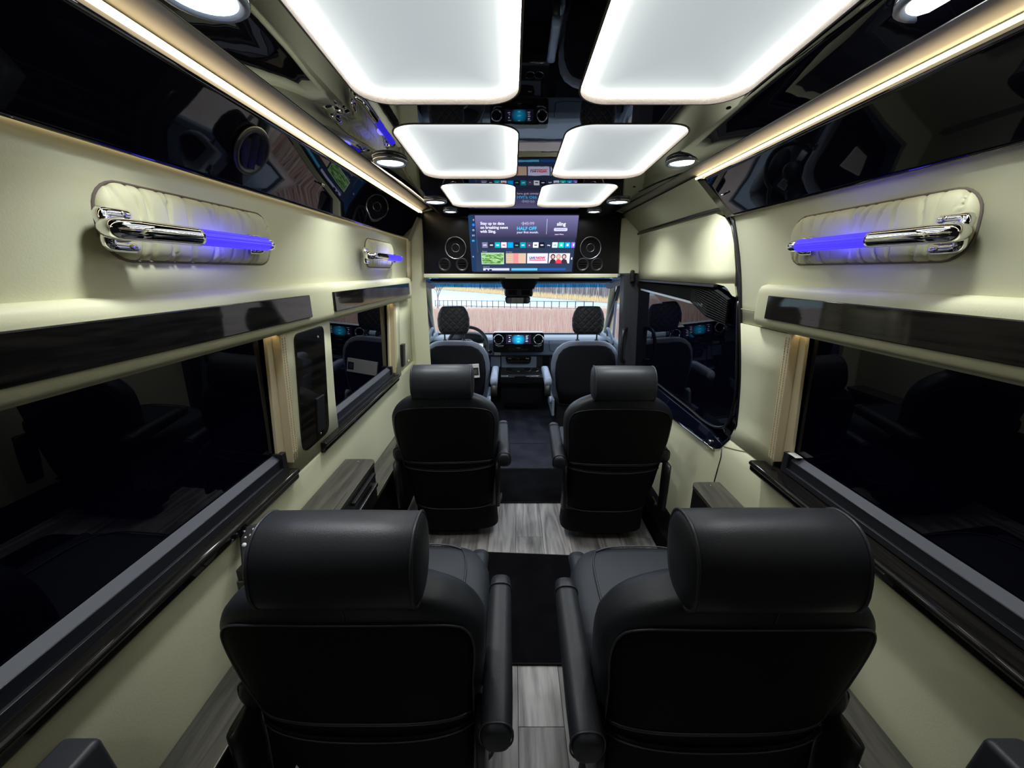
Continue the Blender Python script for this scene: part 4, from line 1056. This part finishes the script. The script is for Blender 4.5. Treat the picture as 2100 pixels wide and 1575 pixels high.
cw = struct(box('trim_15', -.98, .98, 4.42, 4.46, -.1, .76, 'dark_plastic'), 'bulkhead in front of the dashboard')

# ------------------------------------------------------------------ mirror and overhead console
ov = empty('overhead_console', (-.02, 3.6, 1.35)); tag(ov, 'dark overhead console at the top middle of the windscreen', 'console')
par(loft('console_body', [[(x + a_, y + b_, z) for a_, b_ in sup(w_, d_, 4, 20)] for x, y, z, w_, d_ in ((-.018, 3.55, 1.43, .185, .12), (-.018, 3.57, 1.37, .175, .10), (-.018, 3.62, 1.31, .148, .05), (-.018, 3.63, 1.29, .140, .04))], 'matte_black'), ov)
par(box('sensor_box', -.145, .108, 3.60, 3.66, 1.222, 1.300, 'dark_plastic', r=.012, seg=3), ov)
for x in (-.075, .045): par(box('grille', x - .038, x + .038, 3.595, 3.602, 1.237, 1.280, 'matte_black', r=.003), ov)
par(tube('chrome_edge', catmull([(-.142, 3.595, 1.235), (-.148, 3.595, 1.285), (-.12, 3.595, 1.298), (.08, 3.595, 1.298), (.110, 3.595, 1.285), (.106, 3.595, 1.235)], 5), .0028, 'satin', n=6), ov)
mi = empty('rear_view_mirror', (-.028, 3.6, 1.188)); tag(mi, 'rear view mirror below the overhead console', 'mirror')
m0 = prism('mirror_shell', round_poly([(-.118, .030), (.118, .030), (.108, -.030), (-.108, -.030)], .018), 'Y', .0, .03, 'black_plastic', mi, bev=.004)
m1 = prism('mirror_glass', round_poly([(-.110, .024), (.110, .024), (.101, -.024), (-.101, -.024)], .015), 'Y', -.001, .002, 'chrome', mi)
tube('mirror_stem', [(0, .02, .02), (0, .03, .05)], .012, 'black_plastic', mi, 8)
mi.rotation_euler = (math.radians(8), 0, 0)

# ------------------------------------------------------------------ dashboard
da = empty('dashboard', (0, 3.95, .4)); tag(da, 'blue grey dashboard with central screen, two round vents and cup holders', 'dashboard')
def DA(o): return par(o, da)
DA(prism('dash_top', [(4.41, .745), (4.10, .775), (3.97, .785), (3.915, .770), (3.893, .735), (3.885, .62), (3.90, .607), (4.41, .607)], 'X', -.90, .90, 'grey_plastic', bev=.008, seg=3))
DA(prism('lower_dash', [(4.38, .605), (3.935, .600), (3.93, .47), (3.98, .30), (4.38, .25)], 'X', -.88, .88, 'dark_plastic', bev=.006))
DA(box('centre_panel', -.19, .135 + .04, 3.895, 3.95, .475, .598, 'grey_plastic', r=.006)); DA(box('storage_pocket', -.30, -.20, 3.90, 3.95, .485, .595, 'grey_plastic', r=.006)); DA(box('glove_slot', .24, .31, 3.905, 3.94, .50, .59, 'matte_black', r=.004))
DA(tube('airbag_seam', catmull([(.30, 3.905, .765), (.305, 3.886, .70), (.34, 3.886, .655), (.62, 3.886, .65)], 6), .002, 'matte_black', n=6))
st = prism('centre_stack', round_poly([(-.268, .662), (.236, .662), (.240, .862), (-.272, .862)], .026, 5), 'Y', 3.80, 3.90, 'gloss_wood', bev=.005); DA(st)
for cx_ in (-.214, .183):
    m_ = Matrix.Translation((cx_, 3.80, .795)) @ RY
    v = lathe('round_vent', [(0, -.001), (.040, .0), (.041, .012), (.047, .014), (.051, .008), (.051, 0)], 'chrome', st, mtx=m_)
    v2_ = lathe('vent_core', [(0, .002), (.039, .002)], 'matte_black', st, mtx=m_)
    for k in (-1, 0, 1): box('louvre', cx_ - .034, cx_ + .034, 3.789, 3.799, .795 + k * .018 - .001, .795 + k * .018 + .001, 'black_plastic', st)
box('screen_frame', -.146, .113, 3.792, 3.801, .745, .845, 'black_plastic', st, r=.003)
mo = box('media_screen', -.139, .106, 3.7905, 3.7925, .751, .839, 'black_plastic', st); mo.data.materials.clear()
sm, N_, L_, B_ = new_mat('media_screen_glow')
tcn = N_.new('ShaderNodeTexCoord'); gd = N_.new('ShaderNodeTexGradient'); gd.gradient_type = 'SPHERICAL'; mp_ = N_.new('ShaderNodeMapping'); mp_.inputs['Location'].default_value = (.16, 0, -7.9 + .0); mp_.inputs['Scale'].default_value = (14, 0, 15)
mp_.inputs['Location'].default_value = (.22, 0, -11.92)
L_.new(tcn.outputs['Object'], mp_.inputs[0]); L_.new(mp_.outputs[0], gd.inputs[0])
cr_ = N_.new('ShaderNodeValToRGB'); cr_.color_ramp.elements[0].color = (.012, .008, .03, 1); cr_.color_ramp.elements[1].color = (.0, .50, .95, 1); L_.new(gd.outputs['Fac'], cr_.inputs[0])
L_.new(cr_.outputs[0], B_.inputs['Emission Color']); B_.inputs['Emission Strength'].default_value = 1.0; B_.inputs['Base Color'].default_value = (0, 0, 0, 1)
mo.data.materials.append(sm)
for x, z, w_, h_ in ((-.105, .815, .010, .009), (-.100, .792, .014, .004), (-.105, .775, .022, .005), (.066, .822, .018, .005), (.068, .807, .022, .006), (.066, .790, .020, .004), (.066, .775, .024, .005), (-.017, .835, .02, .003), (-.017, .802, .030, .0025), (-.017, .772, .024, .005), (-.1, .835, .03, .002), (.07, .835, .03, .002)):
    box('screen_icon', x - w_ / 2, x + w_ / 2, 3.7895, 3.7906, z - h_ / 2, z + h_ / 2, ecol('dash', (.55, .75, .9)), mo)
for x in (-.160, .125):
    for z in (.825, .800, .775, .752): box('side_key', x - .009, x + .009, 3.794, 3.801, z - .009, z + .009, 'black_plastic', st, r=.002)
for x in (-.22, .187): box('stack_pocket', x - .045, x + .045, 3.797, 3.80, .672, .712, 'matte_black', st, r=.004)
for k in range(5): box('toggle', -.10 + k * .042 - .017, -.10 + k * .042 + .017, 3.793, 3.801, .682, .700, 'black_plastic', st, r=.002)
box('hazard_key', -.036, .006, 3.790, 3.80, .703, .713, 'satin', st, r=.002)
for sx, x0 in ((-1, -.245), (1, .215)): tube('chrome_accent', catmull([(x0 - .03 * sx * -1 * 0, 3.797, .742), (x0 - sx * .03, 3.795, .728), (x0 - sx * .08, 3.796, .730)], 5), .004, 'chrome', st, 6)
wl_ = box('white_label', -.262, -.194, 3.879, 3.884, .616, .652, 'white_ink', None, r=.002); DA(wl_); box('label_print', -.255, -.201, 3.8775, 3.8792, .625, .643, emit('grey_green_print', (.1, .12, .11), .3), wl_)
kn = tube('ignition_knob', [(-.302, 3.885, .652), (-.302, 3.865, .652)], .020, 'black_plastic', n=16); DA(kn); lathe('chrome_ring', [(.020, .020), (.023, .022), (.024, .012)], 'chrome', kn, mtx=Matrix.Translation((-.302, 3.885, .652)) @ RY)
cl = prism('climate_panel', round_poly([(-.150, .598), (.122, .598), (.105, .530), (-.132, .530)], .02), 'Y', 3.872, 3.90, 'gloss_wood', bev=.003); DA(cl)
for x in (-.105, .078): box('chrome_toggle', x - .018, x + .018, 3.862, 3.874, .578, .590, 'satin', cl, r=.003)
box('chrome_toggle', -.02, -.008, 3.862, 3.874, .580, .590, 'satin', cl, r=.002)
for k in range(9): box('climate_key', -.115 + k * .025 - .010, -.115 + k * .025 + .010, 3.866, 3.873, .545, .560, 'black_plastic', cl, r=.002)
cu_ = prism('cup_console', [(3.93, .490), (3.72, .455), (3.70, .430), (3.71, .37), (3.76, .30), (3.80, .12), (3.93, .10)], 'X', -.195, .235, 'black_plastic', bev=.006, seg=3); DA(cu_)
for x in (-.11, .075, .155):
    lathe('cup_ring', [(.036, .001), (.039, .005), (.043, .001)], 'satin', cu_, mtx=Matrix.Translation((x, 3.83, .474)) @ Matrix.Rotation(math.radians(9), 4, 'X'))
    lathe('cup_well', [(0, .001), (.036, .002)], 'matte_black', cu_, mtx=Matrix.Translation((x, 3.83, .474)) @ Matrix.Rotation(math.radians(9), 4, 'X'))
for x0, x1 in ((-.19, -.12), (.06, .20)): tube('chrome_accent', [(x0, 3.703, .440), (x1, 3.703, .442)], .005, 'chrome', cu_, 6)
box('usb_plate', -.03, .0, 3.77, 3.80, .468, .472, 'satin', cu_, r=.001)
prism('console_notch', round_poly([(-.06, .44), (.10, .44), (.08, .37), (-.04, .37)], .02), 'Y', 3.690, 3.74, 'matte_black', cu_)
binn = loft('instrument_hood', [[(-.53 + a_, y, z + b_) for a_, b_ in sup(w_, h_, 2.5, 20)] for y, z, w_, h_ in ((3.78, .80, .16, .055), (3.86, .80, .175, .065), (3.98, .79, .18, .05))], 'dark_plastic'); DA(binn)

sw_ = empty('steering_wheel', (-.50, 3.60, .765)); sw_.rotation_euler = (math.radians(-28), 0, 0); tag(sw_, 'dark steering wheel with silver spokes behind the driver head rest', 'steering wheel')
tube('rim', [(.188 * math.cos(a), 0, .188 * math.sin(a)) for a in frange(0, 2 * PI, 48)[:-1]], .016, 'dark_plastic', sw_, 10, closed=True)
lathe('hub', [(0, .03), (.055, .026), (.07, .0), (.05, -.03)], 'dark_plastic', sw_, mtx=RY)
for a in (0, PI, -PI / 2 + .0):
    q = Vector((math.cos(a), 0, math.sin(a)))
    tube('spoke', [q * .05, q * .18], .014, 'dark_plastic', sw_, 8)
for sx in (-1, 1): box('spoke_trim', sx * .115 - .035, sx * .115 + .035, -.020, -.012, -.022, .022, 'satin', sw_, r=.006)

# ------------------------------------------------------------------ cab seats
def cab_seat(label, x, y, arm_side):
    root = empty('cab_seat', (x, y, 0)); tag(root, label, 'seat', 'cab seats with quilted head rests')
    Zs = [(.30, .235, .085), (.40, .262, .09), (.55, .285, .09), (.68, .290, .085), (.76, .278, .078), (.82, .245, .07), (.86, .20, .06), (.883, .15, .045), (.892, .09, .02)]
    def yb(z): return .04 - .10 * (z - .3) / .6
    loft('backrest', [[(a, b, z) for a, b in sup(hx, d, 2.7, 40, 0, yb(z) + d)] for z, hx, d in Zs], 'seat_grey', root)
    bm = bmesh.new(); rows = []
    for z, hw in ((.31, .20), (.45, .238), (.6, .255), (.7, .252), (.77, .235), (.82, .20), (.848, .15), (.858, .08)):
        hx = lerp_tab([(a, b) for a, b, c in Zs], z); d = lerp_tab([(a, c) for a, b, c in Zs], z)
        rows.append([bm.verts.new((xx, yb(z) + d - d * (1 - min(abs(xx) / hx, .999) ** 2.7) ** (1 / 2.7) - .004, z)) for xx in frange(-hw, hw, 18)])
    for p, q in zip(rows, rows[1:]):
        for k in range(18): bm.faces.new((p[k], p[k + 1], q[k + 1], q[k]))
    o = from_bm('back_panel', bm, 'seat_dark', root, True); sd = o.modifiers.new('solid', 'SOLIDIFY'); sd.thickness = .004
    for z in (.615, .608): tube('pocket_seam', [(xx, yb(z) + .001 + .09 * (1 - (1 - (abs(xx) / .287) ** 2.7) ** (1 / 2.7)) - .006, z) for xx in frange(-.22, .22, 12)], .0018, 'piping', root, 6)
    hd = loft('headrest', [[(a, b, z) for a, b in sup(hx, d, 3.0, 28, 0, -.005)] for z, hx, d in ((.945, .085, .035), (.95, .105, .045), (.975, .122, .055), (1.01, .130, .06), (1.07, .132, .058), (1.12, .120, .05), (1.155, .100, .042), (1.168, .088, .036), (1.171, .070, .022))], 'quilt', root)
    for sx in (-1, 1):
        tube('headrest_seam', catmull([(sx * .085, -.050, .955), (sx * .103, -.058, 1.03), (sx * .097, -.054, 1.10), (sx * .080, -.040, 1.165)], 5), .002, 'piping', hd, 6)
        tube('headrest_post', [(sx * .080, .0, .86), (sx * .080, .0, .955)], .0065, 'black_plastic', root, 8)
        lathe('post_collar', [(0, .012), (.016, .010), (.020, 0)], 'black_plastic', root, mtx=Matrix.Translation((sx * .080, .0, .888)))
    loft('seat_cushion', [[(a, b, z) for a, b in sup(.25, .25, 4, 32, 0, .33)] for z in (.33, .345, .43, .455)], 'seat_grey', root)
    box('seat_box', -.23, .23, .08, .50, .012, .33, 'black_plastic', root, r=.015)
    box('side_cover', arm_side * .262 - .012, arm_side * .262 + .012, .02, .42, .20, .36, 'grey_plastic', root, r=.010, seg=3)
    tube('recline_wheel', [(arm_side * .265, .10, .33), (arm_side * .290, .10, .33)], .034, 'arm_blue', root, 16)
    loft('armrest', [[(arm_side * .335 + a, yy, zz + b) for a, b in sup(.030, h_, 3.2, 18)] for yy, zz, h_ in ((-.20, .585, .030), (-.185, .588, .038), (-.05, .597, .038), (.10, .604, .034), (.16, .604, .026), (.175, .600, .014))], 'arm_blue', root)
    loft('arm_end', [[(arm_side * .335 + a, -.17 + b, zz) for a, b in sup(.026, .030, 3, 16)] for zz in (.46, .49, .555)], 'black_plastic', root)
    return root
cab_seat('charcoal driver seat with quilted head rest, the steering wheel beyond it', -.562, 3.20, 1)
cab_seat('charcoal front passenger seat with quilted head rest', .548, 3.20, -1)
en = empty('envelope', (-.475, 3.125, .50)); en.rotation_euler = (math.radians(-4), math.radians(-3), math.radians(4)); tag(en, 'white printed packet tucked into the back of the driver seat', 'packet')
box('packet', -.128, .128, -.010, .010, .08, .195, 'paper', en, r=.001); box('print', .070, .122, -.0115, -.0098, .10, .165, 'ink', en)
box('print_patch', .080, .108, -.0122, -.0114, .115, .150, 'edge_metal', en)
sb = tube('seat_belt', catmull([(.835, 3.10, 1.10), (.842, 3.11, .95), (.838, 3.12, .75), (.800, 3.13, .55)], 6), .012, 'matte_black', n=6); tag(sb, 'black seat belt hanging beside the front passenger seat', 'seat belt')
bc = box('belt_guide', .805, .845, 3.085, 3.11, 1.09, 1.15, 'black_plastic', r=.008); tag(bc, 'black belt guide on the charcoal pillar beside the passenger seat', 'belt guide')

# ------------------------------------------------------------------ outside: bank, reeds, fence, pond, far shore
def gz(y): return -.75 - max(0, y - 5) * .055 if y < 12 else -1.135 - (y - 12) * .0665 if y < 62 else -4.46 - (y - 62) * .066
bm = bmesh.new(); rows = []
for y in (-12, 4.6, 8, 12, 20, 30, 40, 50, 62, 75, 90):
    rows.append([bm.verts.new((x, y, gz(y) if y > 4 else -.75)) for x in frange(-60, 60, 12)])
for a, b in zip(rows, rows[1:]):
    for k in range(12): bm.faces.new((a[k], a[k + 1], b[k + 1], b[k]))
struct(from_bm('ground', bm, 'bank', smooth=True), 'dry grassy bank falling away towards the pond')
struct(box('pond_water', -120, 120, 78, 190, -6.3, -6.2, 'water'), 'pale calm pond beyond the fence')
def reeds(name, n, yr, xs, h, w, m, zf, label, seed):
    r = random.Random(seed); V = []; Fc = []
    for i in range(n):
        y = yr[0] + (yr[1] - yr[0]) * r.random() ** 1.3; x = r.uniform(-1, 1) * (y * xs + 1.5); z = zf(y); hh = h * r.uniform(.55, 1.15) * (1 if y < 32 else .5); ww = w * r.uniform(.6, 1.3) * (.45 + y / 45)
        k = len(V); lean = r.uniform(-.12, .12) * hh
        V += [(x - ww, y, z - .1), (x + ww, y, z - .1), (x + lean, y + r.uniform(-.1, .1), z + hh)]; Fc.append((k, k + 1, k + 2))
    me = bpy.data.meshes.new(name); me.from_pydata(V, [], Fc); o = link(name, me, m)
    tag(o, label, 'reeds', kind='stuff'); return o
reeds('reeds', 16000, (11, 52), .30, 1.0, .035, 'reed', gz, 'pink brown reeds covering the near bank', 1)
reeds('tall_grass', 9000, (11, 54), .30, 1.15, .03, 'reed2', gz, 'tan grass scattered over the near bank', 2)
def shore(x): return 126 - 1.3 * x        # the far shore comes nearer towards the right
def far_growth(name, n, dy, hr, wr, m, label, seed, cat):
    r = random.Random(seed); V = []; Fc = []
    for i in range(n):
        x = r.uniform(-42, 34); y = shore(x) + r.uniform(*dy); h = r.uniform(*hr); w_ = r.uniform(*wr); k = len(V); l = r.uniform(-.12, .12) * h
        V += [(x - w_, y, -6.3), (x + w_, y, -6.3), (x + l, y, -6.2 + h)]; Fc.append((k, k + 1, k + 2))
    me = bpy.data.meshes.new(name); me.from_pydata(V, [], Fc); return tag(link(name, me, m), label, cat, kind='stuff')
far_growth('shore_reeds', 6000, (0, 3), (.5, 1.9), (.05, .14), 'far_reed', 'golden reeds along the far shore of the pond', 3, 'reeds')
far_growth('bare_woods', 14000, (4, 30), (3, 9.5), (.05, .16), 'woods', 'bare grey brown woods behind the far shore', 4, 'trees')
far_growth('pale_trunks', 1500, (3, 14), (3, 8), (.03, .07), 'paper', 'thin pale trunks standing among the bare woods', 5, 'trees')
struct(prism('far_bank', [(-120, 300), (-120, 282), (40, 74), (160, -80), (300, 300)], 'Z', -6.25, -5.95, 'bank'), 'far bank under the bare woods')
fa, fb = Vector((-16.5, 84, gz(84))), Vector((11.5, 56, gz(56)))
fe = empty('railing', fa.lerp(fb, .5)); tag(fe, 'long dark metal railing crossing the view in front of the pond', 'railing')
nf = 26
for i in range(nf + 1):
    p = fa.lerp(fb, i / nf)
    par(box('post', p.x - .06, p.x + .06, p.y - .05, p.y + .05, p.z - .3, p.z + 1.3, 'fence'), fe)
for h in (1.25, .25): par(tube('rail', [fa + Vector((0, 0, h)), fb + Vector((0, 0, h))], .045, 'fence', n=6), fe)
def bare_tree():
    r = random.Random(11); bm = bmesh.new()
    def br(p, d, l, rad, lv):
        q = p + d * l; bm_tube(bm, [p, p.lerp(q, .5) + Vector((r.uniform(-.05, .05) * l, 0, 0)), q], [rad, rad * .85, rad * .65], 5)
        if lv == 0: return
        for k in range(3 if lv > 1 else 4):
            dd = (d + Vector((r.uniform(-.9, .9), r.uniform(-.3, .3), r.uniform(-.15, .6)))).normalized(); br(q, dd, l * r.uniform(.6, .8), rad * .6, lv - 1)
    br(Vector((0, 0, 0)), Vector((.05, 0, 1)), 1.7, .16, 4)
    o = from_bm('bare_tree', bm, 'woods'); o.location = (-12.6, 66, gz(66)); tag(o, 'bare forked tree at the left end of the railing', 'tree')
bare_tree()
